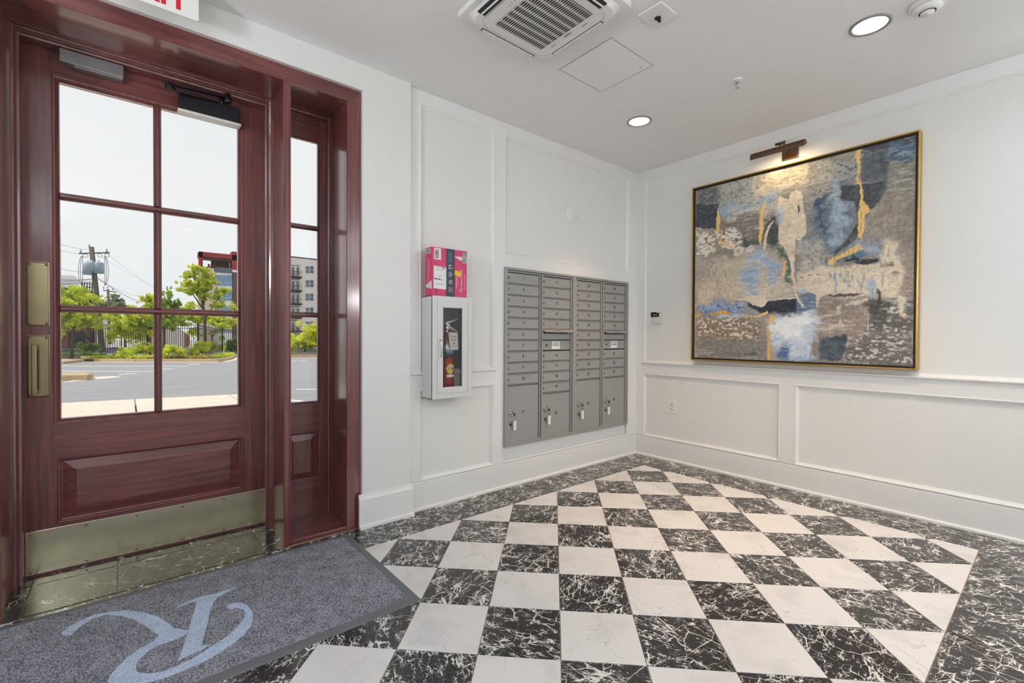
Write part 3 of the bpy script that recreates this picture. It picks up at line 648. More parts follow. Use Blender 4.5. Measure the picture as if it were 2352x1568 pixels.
text('cintas', .019, lambda a, c, e: (1.737 + a, EXY - ER - .0073 - e, 1.197 + c), M['ink'], tgo, 'lettering', sx=1.1)
text('DO NOT REMOVE\nBY ORDER OF\nFIRE MARSHAL', .0062, lambda a, c, e: (1.742 + a, EXY - ER - .0073 - e, 1.172 + c), M['ink'], tgo, 'lettering')
text('2023   2024', .010, lambda a, c, e: (1.748 + a, EXY - ER - .0073 - e, 1.130 + c), M['ink'], tgo, 'lettering')
MB().prism([(1.745, 1.157), (1.753, 1.149), (1.745, 1.141), (1.737, 1.149)], TN(EXY - ER - .0073), 0, .0005).build('red_mark', M['red'], tgo)
tgs = MB(); tgs.tube([(1.735, EXY - ER - .007, 1.219), (1.722, EXY - .03, 1.25), (EXX, EXY - .015, 1.27)], .0008, 5); tgs.build('tag_string', M['white'], ex)
def curved(poly, m, name, r=ER + .0016):       # a flat print wrapped on the cylinder
    q = MB(); n = 14; us = np.linspace(min(p[0] for p in poly), max(p[0] for p in poly), n)
    zs = [min(p[1] for p in poly), max(p[1] for p in poly)]; vs_ = []
    for u in us:
        a = u / r
        for z in zs: vs_.append((EXX + r * math.sin(a), EXY - r * math.cos(a), z))
    q.add(vs_, [(2 * i, 2 * i + 2, 2 * i + 3, 2 * i + 1) for i in range(n - 1)]); return q.build(name, m, ex)
curved([(-.030, .916), (.030, .932)], M['label'], 'name_sticker')
bd = MB(); cxx, czz = .0, .972
pl = [(cxx + (.027 if i % 2 else .032) * math.sin(a), czz + (.034 if i % 2 else .040) * math.cos(a)) for i, a in enumerate(np.linspace(0, 2 * PI, 16, endpoint=False))]
def wrap(poly, r): return [(EXX + r * math.sin(u / r), EXY - r * math.cos(u / r), z) for u, z in poly]
bd.add(wrap(pl, ER + .0014) + wrap([(0, czz)], ER + .0018), [(i, (i + 1) % 16, 16) for i in range(16)]); bd.build('badge', M['yellow'], ex)
b2 = MB(); pl = [(-.031, .968), (.031, .980), (.031, .996), (-.031, .984)]; b2.add(wrap(pl, ER + .0024) + wrap([(0, .974), (0, .990)], ER + .0034), [(0, 4, 5, 3), (4, 1, 2, 5)]); b2.build('badge_ribbon', M['label'], ex)
text('BADGER', .014, lambda a, c, e: (EXX + a, EXY - ER - .0045 - e + (abs(a) ** 2) * 9, .982 + c + a * .19), M['ink'], ex, 'lettering', sx=.9)
for i in range(3):
    curved([(-.022 + i * .017, 1.078), (-.010 + i * .017, 1.098)], M['sky_blue'], 'pictogram', ER + .0014)

PX0, PX1, PY0, PY1, PZ0, PZ1 = 1.560, 1.838, 2.702, 2.792, CZ1 + .001, 1.794
pk = MB().box(PX0, PX1, PY0, PY1, PZ0, PZ1).build('parcel', M['pink'], bevel=.0015, label='pink cardboard parcel with dark tape standing on the white extinguisher cabinet', cat='parcel')
Tp = TN(PY0); Tl = lambda u, v, d_: (PX0 - d_, PY1 - u, v)     # front, left side
def flat(poly, T, m, name, d=.0004, par=None): return MB().prism(poly, T, .0001, d).build(name, M[m], par or pk)
def R_(x0, x1, z0, z1): return [(x0, z0), (x1, z0), (x1, z1), (x0, z1)]
flat(R_(1.668, 1.738, PZ0, PZ1), Tp, 'tape', 'tape_strip', .0006)
flat(R_(1.576, 1.629, 1.712, 1.788), Tp, 'label', 'barcode_label', .0008)
flat([(1.572, 1.518), (1.670, 1.515), (1.670, 1.664), (1.574, 1.669)], Tp, 'label', 'address_label', .0008)
flat([(1.738, 1.620), (1.785, 1.612), (1.787, 1.647), (1.738, 1.653)], Tp, 'yellow', 'yellow_sticker', .0009)
flat([(1.738, 1.745), (1.80, 1.718), (1.838, 1.71), (1.838, 1.752), (1.738, 1.748)], Tp, 'offwhite', 'grey_beam', .0003)
flat(R_(1.799, 1.832, 1.704, 1.786), Tp, 'ink', 'barcode_border', .0005); flat(R_(1.802, 1.829, 1.707, 1.783), Tp, 'label', 'barcode_label', .0007)
flat([(.01, 1.53), (.088, 1.512), (.088, 1.572), (.01, 1.545)], Tl, 'offwhite', 'grey_beam', .0003)
flat(R_(.006, .075, 1.752, 1.786), Tl, 'ink', 'barcode_border', .0004); flat(R_(.008, .073, 1.754, 1.784), Tl, 'label', 'barcode_label', .0006)
def bars(u0, u1, v0, v1, T, d, vert):
    q = MB(); random.seed(int(u0 * 1e4)); t = v0 if vert else u0; e_ = v1 if vert else u1
    while t < e_ - .002:
        w_ = random.choice((.0009, .0015, .0024)); 
        q.prism(R_(u0, u1, t, t + w_) if vert else R_(t, t + w_, v0, v1), T, d, d + .0002); t += w_ + random.choice((.0010, .0016))
    return q.build('barcode', M['ink'], pk)
bars(1.582, 1.612, 1.72, 1.78, Tp, .0008, True); bars(1.804, 1.827, 1.711, 1.780, Tp, .0007, True); bars(.012, .07, 1.757, 1.781, Tl, .0006, False)
def ptext(s, size, x, z, rot, m='label', T=Tp, d=.0009, sx=1, shear=0, name='lettering'):
    return text(s, size, lambda a, c, e: T(x + a, z + c, d + e), M[m], pk, name, rot=rot, sx=sx, depth=.0003, shear=shear, bold=.0)
ptext('prime', .030, 1.708, 1.735, -PI / 2, 'sky_blue'); 
sm = MB(); sm.tube([Tp(1.694 - .006 * math.sin(t_ * PI), 1.765 - .06 * t_, .0009) for t_ in np.linspace(0, 1, 12)], .0014, 5); sm.build('smile_mark', M['sky_blue'], pk)
def ring(x, z, a, b, th=.0016, arc=(0, 2 * PI)): return MB().tube([Tp(x + a * math.cos(t), z + b * math.sin(t), .001) for t in np.linspace(*arc, 20)], th, 5)
ring(1.704, 1.672, .014, .014, arc=(-PI * .6, PI * .6)).box(1.690, 1.702, PY0 - .0012, PY0, 1.676, 1.684).box(1.690, 1.702, PY0 - .0012, PY0, 1.660, 1.668).build('headphone_icon', M['label'], pk)
i2 = ring(1.702, 1.628, .0085, .0085); i2.v += []; i2.tube([Tp(1.702 + .0095 * math.cos(t), 1.612 + .009 * math.sin(t), .001) for t in np.linspace(0, 2 * PI, 20)], .0016, 5); i2.tube([Tp(1.712, 1.620, .001), Tp(1.722, 1.623, .001)], .0016, 5); i2.build('shopping_icon', M['label'], pk)
i3 = MB(); hx = [Tp(1.705 + .014 * math.sin(k * PI / 3), 1.568 + .014 * math.cos(k * PI / 3), .001) for k in range(7)]; i3.tube(hx, .0015, 5, cap=False)
for k in (0, 2, 4): i3.tube([Tp(1.705, 1.568, .001), hx[k]], .0013, 5)
i3.build('box_icon', M['label'], pk)
i4 = MB(); i4.tube([Tp(u, v, .001) for u, v in ((1.693, 1.503), (1.718, 1.503), (1.718, 1.533), (1.693, 1.533), (1.693, 1.503))], .0016, 5); i4.prism([(1.701, 1.513), (1.712, 1.518), (1.701, 1.523)], Tp, .0008, .0014); i4.build('play_icon', M['label'], pk)
ptext('prime video', .017, 1.753, 1.572, PI / 2); 
MB().tube([Tp(1.762 + .004 * math.sin(t_ * PI), 1.555 + .04 * t_, .0009) for t_ in np.linspace(0, 1, 10)], .0010, 5).build('smile_mark', M['label'], pk)
ptext('Marvelous Maisel', .0225, 1.792, 1.585, PI / 2, sx=.98); ptext('The', .010, 1.779, 1.515, PI / 2); ptext('Mrs.', .011, 1.775, 1.610, PI / 2)
ptext('APRIL 14 | FINAL SEASON', .0098, 1.819, 1.578, PI / 2)
ptext('Marvelous Maisel', .022, .045, 1.640, -PI / 2, T=Tl, d=.0006, sx=.95); ptext('The         Mrs.', .010, .062, 1.650, -PI / 2, T=Tl, d=.0006)
ptext('ON', .022, 1.592, 1.502, -PI / 2, 'ink', d=.0005); ptext('A', .018, 1.592, 1.682, -PI / 2, 'ink', d=.0005); ptext('||', .02, .055, 1.735, 0, 'ink', T=Tl, d=.0006)
for s_, z_, sz_ in (('PO BOX  0420  1/1', 1.660, .007), ('TO:', 1.650, .006), ('GREENVILLE, SC 29601', 1.642, .0065), ('CYCLE 1', 1.600, .009), ('B22    A07', 1.577, .012)): ptext(s_, sz_, 1.618, z_, 0, 'ink', d=.0009)
flat(R_(1.575, 1.600, 1.580, 1.586), Tp, 'ink', 'black_bar', .0011); flat(R_(1.606, 1.624, 1.578, 1.584), Tp, 'ink', 'black_bar', .0011); flat(R_(1.640, 1.658, 1.655, 1.661), Tp, 'ink', 'black_bar', .0011)
ptext('5 2 3 1 8', .016, 1.618, 1.548, 0, 'ink', d=.0009)

# ------------------------------------------------------------------ small fittings on the walls
th = empty('thermostat', (XE - .018, 2.605, 1.33), 'small white thermostat with dark display on the wall beside the painting', 'thermostat')
Tt = TE(XE - .0)
MB().prism(R_(2.548, 2.662, 1.333, 1.448), Tt, .0005, .022).build('housing', M['offwhite'], th, bevel=.003)
MB().prism(R_(2.568, 2.658, 1.398, 1.445), Tt, .0222, .0232).build('display', M['ink'], th)
MB().prism(R_(2.574, 2.592, 1.437, 1.443), Tt, .0233, .0238).build('status_window', M['label'], th)
text('AUTO  72\nCOOL   68', .010, lambda a, c, e: Tt(2.613 - a, 1.418 + c, .0235 + e), M['offwhite'], th, 'display_digits')
ol = empty('power_outlet', (XE - .006, 2.427, .465), 'white duplex power outlet low on the panelled wall near the corner', 'outlet')
MB().prism(R_(2.387, 2.467, .465, .582), Te, .0003, .006).build('cover_plate', M['white'], ol, bevel=.002)
for z in (.503, .545):
    MB().prism([(2.427 + .017 * math.cos(t), z + .0145 * math.sin(t)) for t in np.linspace(0, 2 * PI, 18, endpoint=False)], Te, .0062, .008).build('socket', M['offwhite'], ol)
    q = MB(); q.prism(R_(2.419, 2.421, z - .001, z + .007), Te, .0081, .0085); q.prism(R_(2.433, 2.435, z - .001, z + .007), Te, .0081, .0085); q.prism([(2.427 + .0028 * math.cos(t), z - .008 + .0028 * math.sin(t)) for t in np.linspace(0, 2 * PI, 10, endpoint=False)], Te, .0081, .0085); q.build('socket_holes', M['ink'], ol)
MB().lathe([(.072, 0), (.074, .003), (.070, .006), (0, .007)], (3.06, YM - .0002, 2.288), '-y', 40).build('wall_plate', M['trim'], label='round white cover plate on the wall above the mailboxes', cat='cover plate')

# ------------------------------------------------------------------ painting and picture lamp
pa = empty('painting', (XE - .03, 1.413, .992), 'large square abstract painting in grey, blue, cream and gold in a thin gold frame', 'painting')
XP = 3.985
Tpa = TE(XP)
MB().mitre((.622, 2.204, .990, 2.560), [(0, -.062), (0, .008), (.002, .010), (.008, .010), (.010, .008), (.010, -.02)], Tpa).build('frame', M['gold'], pa)
MB().mitre((.632, 2.194, 1.000, 2.550), [(0, -.02), (0, -.008), (.014, -.008), (.014, -.03)], Tpa).build('shadow_gap', M['black'], pa)
PAINT=[((128,124,118),12,30,0.35,(170,165,155),1,[(3,1012),(149,1005),(150,888),(4,920)]),
((58,66,72),3,6,0.1,(120,128,130),1,[(4,920),(140,890),(145,754),(5,776)]),
((95,98,100),8,20,0.35,(160,158,150),1,[(3,1006),(143,997),(144,899),(4,926)]),
((158,160,156),20,40,0.35,(110,110,105),1,[(149,995),(440,1015),(446,875),(150,863)]),
((178,172,162),30,50,0.2,(140,130,120),1,[(207,833),(446,875),(453,742),(171,715)]),
((135,163,190),12,40,0.2,(60,70,85),0.8,[(151,844),(188,874),(291,864),(387,889),(441,888),(436,866),(354,850),(273,819),(261,846),(163,823)]),
((200,186,160),25,30,0.45,(150,138,118),1,[(352,998),(577,998),(578,888),(446,875),(353,909)]),
((108,100,95),25,40,0.2,(150,140,130),0.9,[(164,779),(382,785),(384,620),(281,630),(281,696),(164,729)]),
((214,204,188),5,30,0.6,(120,112,104),1,[(5,769),(132,753),(134,620),(7,624)]),
((205,196,182),5,25,0.6,(105,98,92),1,[(145,738),(280,715),(281,630),(165,634)]),
((200,190,176),5,20,0.3,(130,120,110),1,[(212,634),(339,627),(342,579),(216,578)]),
((66,72,70),14,25,0.2,(110,115,118),1,[(394,736),(437,756),(464,688),(454,610),(390,614),(367,629),(287,641),(287,659),(378,656)]),
((143,139,130),20,40,0.35,(105,105,100),1,[(577,993),(772,993),(791,835),(580,767)]),
((170,165,152),20,40,0.35,(120,118,112),1,[(587,984),(716,974),(721,904),(631,853),(588,886)]),
((100,110,122),30,40,0.25,(140,150,160),1,[(580,767),(774,839),(802,557),(587,546)]),
((120,122,120),20,40,0.3,(85,88,92),1,[(781,996),(902,993),(904,816),(808,831)]),
((150,154,156),12,40,0.45,(80,84,88),0.9,[(747,960),(790,958),(808,841),(740,848)]),
((138,127,116),25,30,0.15,(165,152,140),1,[(814,581),(842,722),(900,808),(1001,745),(996,552)]),
((60,64,69),4,6,0.06,(100,108,115),1,[(731,842),(808,833),(896,828),(899,788),(881,743),(838,713),(814,657),(810,607),(777,571),(743,551),(701,520),(708,545),(760,590),(793,661),(783,765),(732,782)]),
((84,90,96),8,10,0.1,(120,125,130),1,[(808,841),(888,840),(899,921),(902,983),(863,991),(806,993)]),
((70,72,78),6,8,0.05,(95,98,104),1,[(806,996),(870,1003),(1002,999),(999,967),(902,968),(831,976)]),
((76,96,118),25,25,0.15,(110,140,160),1,[(909,986),(1000,990),(1001,876),(971,880),(910,907)]),
((122,120,110),25,25,0.2,(155,150,138),1,[(907,899),(996,883),(997,755),(893,750)]),
((68,72,80),10,8,0.05,(90,95,100),0.7,[(879,961),(908,918),(904,807),(881,748),(842,712),(854,729),(888,810)]),
((45,62,92),14,30,0.2,(80,100,130),0.85,[(627,768),(646,791),(705,814),(660,771),(637,733),(666,663),(661,627),(629,643)]),
((148,162,180),10,8,0.03,(170,180,195),0.85,[(692,754),(705,788),(736,781),(762,760),(758,729),(737,718),(776,674),(768,650),(729,642),(751,612),(738,577),(698,568),(676,587),(707,624),(666,642),(697,663),(683,708)]),
((160,175,190),14,25,0.1,(120,140,160),0.7,[(704,915),(726,898),(732,745),(701,731),(696,785)]),
((186,172,152),35,30,0.12,(150,138,124),1,[(7,572),(240,581),(465,568),(498,445),(524,380),(525,335),(302,346),(23,334)]),
((132,158,190),28,30,0.0,(0,0,0),0.85,[(450,530),(442,517),(420,509),(387,506),(350,511),(315,521),(291,535),(282,551),(291,564),(315,572),(349,574),(386,569),(419,559),(442,545)]),
((132,158,190),25,25,0.0,(0,0,0),0.8,[(361,446),(356,424),(343,406),(324,397),(302,399),(282,411),(268,431),(262,456),(267,479),(281,497),(301,505),(323,502),(342,490),(356,470)]),
((136,160,188),25,25,0.0,(0,0,0),0.8,[(472,476),(469,454),(460,437),(448,428),(433,429),(420,440),(411,460),(407,483),(410,505),(419,522),(432,531),(446,529),(459,517),(468,498)]),
((140,160,182),18,20,0.0,(0,0,0),0.7,[(364,372),(362,361),(354,352),(343,347),(330,348),(318,354),(310,364),(307,376),(310,388),(318,396),(329,401),(342,400),(354,394),(361,384)]),
((140,160,180),18,20,0.15,(100,110,120),0.6,[(472,419),(469,410),(460,404),(448,401),(434,402),(420,407),(411,415),(408,424),(411,433),(420,439),(433,442),(447,440),(460,435),(469,428)]),
((160,150,138),30,30,0.25,(120,110,100),0.8,[(128,513),(123,483),(107,460),(83,449),(56,451),(31,467),(14,494),(8,526),(13,557),(30,580),(55,590),(82,587),(106,570),(122,544)]),
((140,150,160),30,30,0.1,(120,140,165),1,[(802,583),(883,585),(892,504),(836,512),(777,530)]),
((205,190,168),14,16,0.03,(150,140,125),1,[(891,569),(948,564),(960,486),(955,293),(838,310),(641,328),(542,373),(553,445),(616,471),(752,466),(876,462)]),
((175,172,165),20,25,0.3,(110,108,100),0.8,[(547,612),(634,588),(645,473),(548,451)]),
((150,138,122),18,18,0.15,(115,105,95),1,[(952,535),(994,552),(992,282),(958,341),(964,437)]),
((150,168,185),14,20,0.1,(200,188,168),0.8,[(849,380),(869,398),(878,318),(871,268),(846,280)]),
((72,90,70),10,14,0.2,(50,90,60),1,[(449,616),(486,582),(518,459),(529,402),(508,415),(487,520),(465,579)]),
((205,190,168),2,5,0.01,(150,135,120),1,[(452,845),(462,860),(483,844),(509,832),(519,864),(544,874),(566,858),(570,813),(580,728),(582,645),(562,613),(539,619),(540,586),(533,514),(534,430),(544,373),(537,374),(524,431),(513,494),(497,569),(481,600),(460,612),(454,650),(459,689),(464,751),(447,800)]),
((150,172,192),10,20,0.3,(205,190,168),0.7,[(431,786),(479,799),(485,719),(464,694),(443,727)]),
((60,60,62),2,4,0,(205,190,168),1,[(549,796),(556,791),(555,761),(549,751)]),
((205,190,168),2,3,0,(205,190,168),1,[(429,738),(437,739),(411,698),(398,647),(395,586),(385,591),(383,632),(392,678),(408,716)]),
((42,48,58),8,12,0.1,(70,85,100),1,[(302,325),(359,310),(415,325),(540,326),(553,261),(495,206),(453,259),(393,244),(314,294)]),
((92,110,132),8,10,0.1,(110,115,135),1,[(537,340),(628,345),(631,269),(585,232),(541,211)]),
((130,150,182),14,25,0.45,(70,90,105),1,[(24,295),(181,326),(302,307),(326,246),(24,236)]),
((205,190,168),2,6,0.0,(0,0,0),1,[(242,335),(325,354),(370,360),(398,349),(409,330),(520,332),(537,330),(537,323),(415,322),(398,296),(376,287),(325,306),(290,326)]),
((205,190,168),2,3,0.0,(0,0,0),1,[(534,385),(618,357),(665,332),(646,317),(640,274),(630,274),(630,334),(598,352),(569,349),(539,368)]),
((160,175,190),3,3,0.0,(0,0,0),1,[(591,358),(589,355),(583,353),(574,352),(564,353),(555,355),(549,358),(547,362),(549,365),(555,367),(564,368),(574,367),(583,365),(589,362)]),
((205,190,168),2,2,0.0,(0,0,0),1,[(527,386),(539,385),(544,351),(560,311),(579,285),(572,276),(550,306),(535,346)]),
((130,112,96),8,14,0.55,(205,195,182),1,[(10,233),(371,224),(373,114),(12,121)]),
((170,188,210),8,20,0.2,(120,140,170),0.9,[(105,247),(255,248),(279,235),(182,229)]),
((122,118,113),18,20,0.12,(150,145,140),1,[(8,111),(411,103),(412,4),(6,-8)]),
((75,75,72),12,25,0.3,(130,125,118),0.8,[(368,37),(365,27),(355,18),(342,13),(326,12),(312,17),(303,25),(299,35),(302,46),(312,54),(326,59),(341,60),(355,55),(364,47)]),
((140,126,116),16,20,0.1,(110,100,95),1,[(632,312),(838,305),(844,124),(757,14),(640,8),(596,122)]),
((178,190,204),22,35,0.12,(225,225,222),1,[(453,202),(551,239),(595,265),(633,225),(624,149),(601,67),(612,15),(434,5),(433,150)]),
((226,226,222),16,30,0.05,(190,200,215),0.9,[(454,190),(521,217),(580,249),(600,204),(562,149),(522,93),(460,115)]),
((60,85,130),20,30,0.1,(100,125,165),0.85,[(444,57),(502,70),(502,8),(439,5)]),
((150,172,200),10,15,0.1,(200,205,215),0.9,[(502,30),(597,39),(677,10),(502,2)]),
((66,77,88),6,8,0.06,(90,105,120),1,[(646,122),(756,139),(765,87),(735,18),(650,14)]),
((102,98,94),18,25,0.38,(205,205,208),1,[(838,280),(996,267),(999,-4),(757,9),(773,118),(840,149)]),
((70,66,62),14,25,0.2,(120,115,110),0.9,[(822,261),(862,299),(937,256),(918,198),(847,204)]),
((58,50,42),5,10,0.0,(0,0,0),1,[(876,338),(884,337),(892,272),(875,263)]),
((205,190,168),5,10,0.0,(0,0,0),0.9,[(951,303),(973,297),(972,220),(959,235)]),
((190,178,162),3,12,0.0,(0,0,0),0.9,[(652,176),(720,186),(729,207),(747,175),(703,170),(657,163)]),
((190,178,162),3,12,0.0,(0,0,0),0.9,[(633,225),(702,234),(728,296),(729,233),(689,218),(638,217)]),
((75,68,66),2,8,0.0,(0,0,0),1,[(660,327),(732,330),(796,331),(834,328),(796,323),(710,321)]),
((200,186,168),3,10,0.1,(120,110,100),1,[(746,295),(838,305),(846,295),(797,282),(754,279)]),
((120,150,170),4,5,0.0,(0,0,0),0.9,[(707,429),(714,429),(714,339),(708,339)]),
((120,150,170),4,5,0.0,(0,0,0),0.9,[(694,417),(694,413),(693,409),(691,407),(689,407),(688,410),(686,413),(686,418),(686,423),(687,426),(689,428),(691,428),(693,426),(694,422)]),
((120,150,170),4,5,0.0,(0,0,0),0.9,[(735,419),(735,415),(734,411),(732,410),(730,410),(728,412),(727,415),(727,419),(727,423),(728,427),(730,428),(732,428),(734,426),(735,423)]),
((140,160,178),6,8,0.0,(0,0,0),0.7,[(770,392),(769,389),(764,387),(757,386),(749,387),(742,389),(737,392),(736,395),(737,398),(742,400),(749,401),(757,400),(764,398),(769,395)]),
((150,165,178),6,8,0.0,(0,0,0),0.7,[(796,369),(795,366),(793,364),(789,363),(786,363),(782,365),(780,367),(779,371),(780,374),(782,376),(786,377),(789,377),(793,375),(795,372)]),
((85,125,140),10,12,0.2,(60,110,120),1,[(658,477),(676,502),(699,504),(695,473),(668,465)]),
((70,110,130),10,12,0.3,(50,60,60),1,[(765,511),(811,531),(836,512),(811,490),(769,495)]),
((36,40,44),4,10,0.25,(150,165,180),1,[(717,504),(778,510),(811,485),(876,489),(881,471),(828,460),(795,466),(752,492),(717,491)]),
((70,66,60),2,6,0,(205,190,168),1,[(576,425),(576,424),(573,423),(570,423),(567,423),(564,424),(561,425),(561,426),(561,427),(564,428),(567,428),(570,428),(573,427),(576,426)]),
((70,66,60),2,6,0,(205,190,168),1,[(612,431),(612,430),(610,429),(607,429),(603,429),(600,430),(598,431),(597,432),(598,433),(600,434),(603,434),(606,433),(610,433),(612,432)]),
((70,66,60),2,6,0,(205,190,168),1,[(641,431),(640,429),(638,429),(635,428),(632,429),(629,430),(626,431),(626,432),(626,433),(629,434),(632,434),(635,434),(638,433),(640,432)]),
((70,66,60),6,14,0.2,(205,190,168),0.8,[(922,447),(921,443),(918,439),(914,438),(909,439),(905,441),(902,445),(901,449),(902,453),(905,456),(909,458),(914,457),(918,455),(921,451)]),
((80,74,66),6,14,0.2,(205,190,168),0.8,[(937,401),(936,397),(933,394),(928,393),(923,393),(918,395),(915,399),(914,404),(915,408),(918,411),(923,412),(928,412),(932,409),(936,406)]),
((216,178,108),1,3,0,(216,178,108),1,[(134,854),(144,846),(149,782),(142,720),(129,728),(125,786)]),
((216,178,108),1,3,0,(216,178,108),1,[(390,859),(394,817),(378,762),(386,702),(375,657),(372,616),(356,648),(364,682),(362,753),(371,787),(382,832)]),
((216,178,108),1,4,0,(216,178,108),1,[(782,998),(798,995),(801,914),(804,847),(817,808),(815,763),(828,735),(838,703),(822,686),(820,631),(810,581),(799,594),(794,696),(808,785),(799,833),(787,846),(788,943),(779,971)]),
((216,178,108),1,3,0,(216,178,108),1,[(802,562),(811,541),(825,534),(777,520),(717,497),(702,475),(677,475),(683,501),(730,521),(769,542)]),
((216,178,108),1,2,0,(216,178,108),1,[(482,520),(492,516),(490,445),(477,447)]),
((200,150,75),2,6,0,(216,178,108),1,[(10,264),(51,264),(45,248),(17,246)]),
((205,152,70),2,6,0,(216,178,108),1,[(85,263),(181,274),(225,262),(213,251),(91,252)]),
((216,178,108),1,3,0,(216,178,108),1,[(291,244),(360,245),(410,267),(413,250),(360,233),(297,237)]),
((216,178,108),1,3,0,(216,178,108),1,[(422,243),(449,235),(443,208),(415,178),(421,214)]),
((205,160,85),1,3,0,(216,178,108),1,[(413,176),(427,150),(421,92),(426,28),(422,4),(409,4),(409,91)]),
((220,160,90),2,5,0,(216,178,108),1,[(149,719),(160,679),(203,641),(251,637),(203,632),(162,663),(146,700)]),
((225,225,228),2,2,0,(216,178,108),0.8,[(839,235),(841,235),(843,154),(840,154)]),
]

def paint(n=420):
    yy, xx = np.mgrid[0:n, 0:n]; v = yy / (n - 1); u = xx / (n - 1)
    r_ = np.random.default_rng(11)
    def vn(fx, fy, oct_=3):
        out = np.zeros((n, n)); amp = 1; tot = 0
        for o_ in range(oct_):
            gx, gy = max(2, int(fx * 2 ** o_)), max(2, int(fy * 2 ** o_)); G = r_.random((gy + 2, gx + 2))
            X = u * gx; Y = v * gy; i = X.astype(int); j = Y.astype(int); a = X - i; b = Y - j; a = a * a * (3 - 2 * a); b = b * b * (3 - 2 * b)
            out += amp * ((G[j, i] * (1 - a) + G[j, i + 1] * a) * (1 - b) + (G[j + 1, i] * (1 - a) + G[j + 1, i + 1] * a) * b); tot += amp; amp *= .55
        return out / tot
    jx, jy = vn(14, 14, 4) - .5, vn(14, 14, 4) - .5; hf = vn(70, 110, 3); hf2 = vn(60, 110, 2)
    base = np.array([142, 133, 122.]); img = np.ones((n, n, 3)) * base
    img += (vn(5, 9, 4) - .5)[..., None] * 60 + (vn(6, 50, 2) - .5)[..., None] * 22
    kx, ky = vn(60, 60, 3) - .5, vn(60, 60, 3) - .5
    for c, soft, jit, sp, spc, al, pts in PAINT:
        P = np.array(pts) / 1000.0; U = u + jx * jit / 260.0 + kx * (.006 + jit / 1500.0); V = v + jy * jit / 260.0 + ky * (.006 + jit / 1500.0)
        x0, y0 = P.min(0) - .06; x1, y1 = P.max(0) + .06
        ii = np.where((u[0] >= x0) & (u[0] <= x1))[0]; jj = np.where((v[:, 0] >= y0) & (v[:, 0] <= y1))[0]
        if len(ii) == 0 or len(jj) == 0: continue
        sl = np.s_[jj[0]:jj[-1] + 1, ii[0]:ii[-1] + 1]; Us, Vs = U[sl], V[sl]
        ins = np.zeros(Us.shape, bool); dist = np.full(Us.shape, 9.0)
        for k in range(len(P)):
            a, b = P[k], P[(k + 1) % len(P)]
            cond = ((a[1] > Vs) != (b[1] > Vs)); xs_ = (b[0] - a[0]) * (Vs - a[1]) / (b[1] - a[1] + 1e-12) + a[0]; ins ^= cond & (Us < xs_)
            dx, dy = b - a; t = np.clip(((Us - a[0]) * dx + (Vs - a[1]) * dy) / (dx * dx + dy * dy + 1e-12), 0, 1)
            dist = np.minimum(dist, np.hypot(Us - a[0] - t * dx, Vs - a[1] - t * dy))
        sd_ = np.where(ins, dist, -dist); s_ = max(soft, 1) / 900.0
        m_ = np.clip(sd_ / s_ * .5 + .5, 0, 1); m_ = m_ * m_ * (3 - 2 * m_) * al
        col = np.ones(Us.shape + (3,)) * np.array(c, float)
        if jit > 4: col = col + ((hf2[sl] - .5) * 30)[..., None] + ((vn(7, 34, 2)[sl] - .5) * 22)[..., None]
        if sp > 0:
            q = np.clip((hf[sl] + (hf2[sl] - .5) * .5 - (.72 - sp * .32)) * 14, 0, 1)[..., None] * min(1, .35 + sp)
            col = col * (1 - q) + np.array(spc, float) * q
        img[sl] = img[sl] * (1 - m_[..., None]) + col * m_[..., None]
    big = vn(6, 6, 3); st1 = vn(26, 150, 3); st2 = vn(110, 30, 3); gr = vn(160, 160, 2)
    a = np.clip((big - .50) * 9, 0, 1) * np.clip((st1 - .56) * 14, 0, 1); b = np.clip((.50 - big) * 9, 0, 1) * np.clip((st2 - .58) * 14, 0, 1)
    lum = img.mean(2, keepdims=True)
    img = img + (a * .5)[..., None] * (np.array([212, 204, 190.]) - img) * (lum > 95) * .75 + (b * .45)[..., None] * (np.array([92, 94, 98.]) - img) * .7
    img = img + ((gr - .5) * 26)[..., None] * (lum < 198)
    return np.clip(img, 0, 255)
NPX = 470
img = paint(NPX) / 255.0
img = np.where(img <= .04045, img / 12.92, ((img + .055) / 1.055) ** 2.4) * 1.28
me = bpy.data.meshes.new('canvas')
yy, xx = np.mgrid[0:NPX, 0:NPX]
cs = np.zeros((NPX * NPX, 3)); cs[:, 0] = XP + .012 - (XE - .03); cs[:, 1] = (2.182 - xx.ravel() / (NPX - 1) * 1.538) - 1.413; cs[:, 2] = (1.012 + yy.ravel() / (NPX - 1) * 1.526) - .992
q = (np.arange(NPX - 1)[:, None] * NPX + np.arange(NPX - 1)[None, :]).ravel()
faces = np.stack([q, q + 1, q + NPX + 1, q + NPX], 1)
me.vertices.add(len(cs)); me.vertices.foreach_set('co', cs.ravel()); me.loops.add(faces.size); me.loops.foreach_set('vertex_index', faces.ravel())
me.polygons.add(len(faces)); me.polygons.foreach_set('loop_start', np.arange(0, faces.size, 4)); me.polygons.foreach_set('loop_total', np.full(len(faces), 4)); me.update(calc_edges=True)
ca_ = me.color_attributes.new('pigment', 'FLOAT_COLOR', 'POINT')
ca_.data.foreach_set('color', np.concatenate([np.minimum(img, .95).reshape(-1, 3), np.ones((NPX * NPX, 1))], 1).ravel())
m, t, b = nm('oil_paint'); L = t.links.new
at_ = N(t, 'ShaderNodeVertexColor', layer_name='pigment'); tcn = N(t, 'ShaderNodeTexCoord')
n1 = N(t, 'ShaderNodeTexNoise', Scale=70.0, Detail=6.0, Roughness=.7); L(tcn.outputs['Object'], n1.inputs['Vector'])
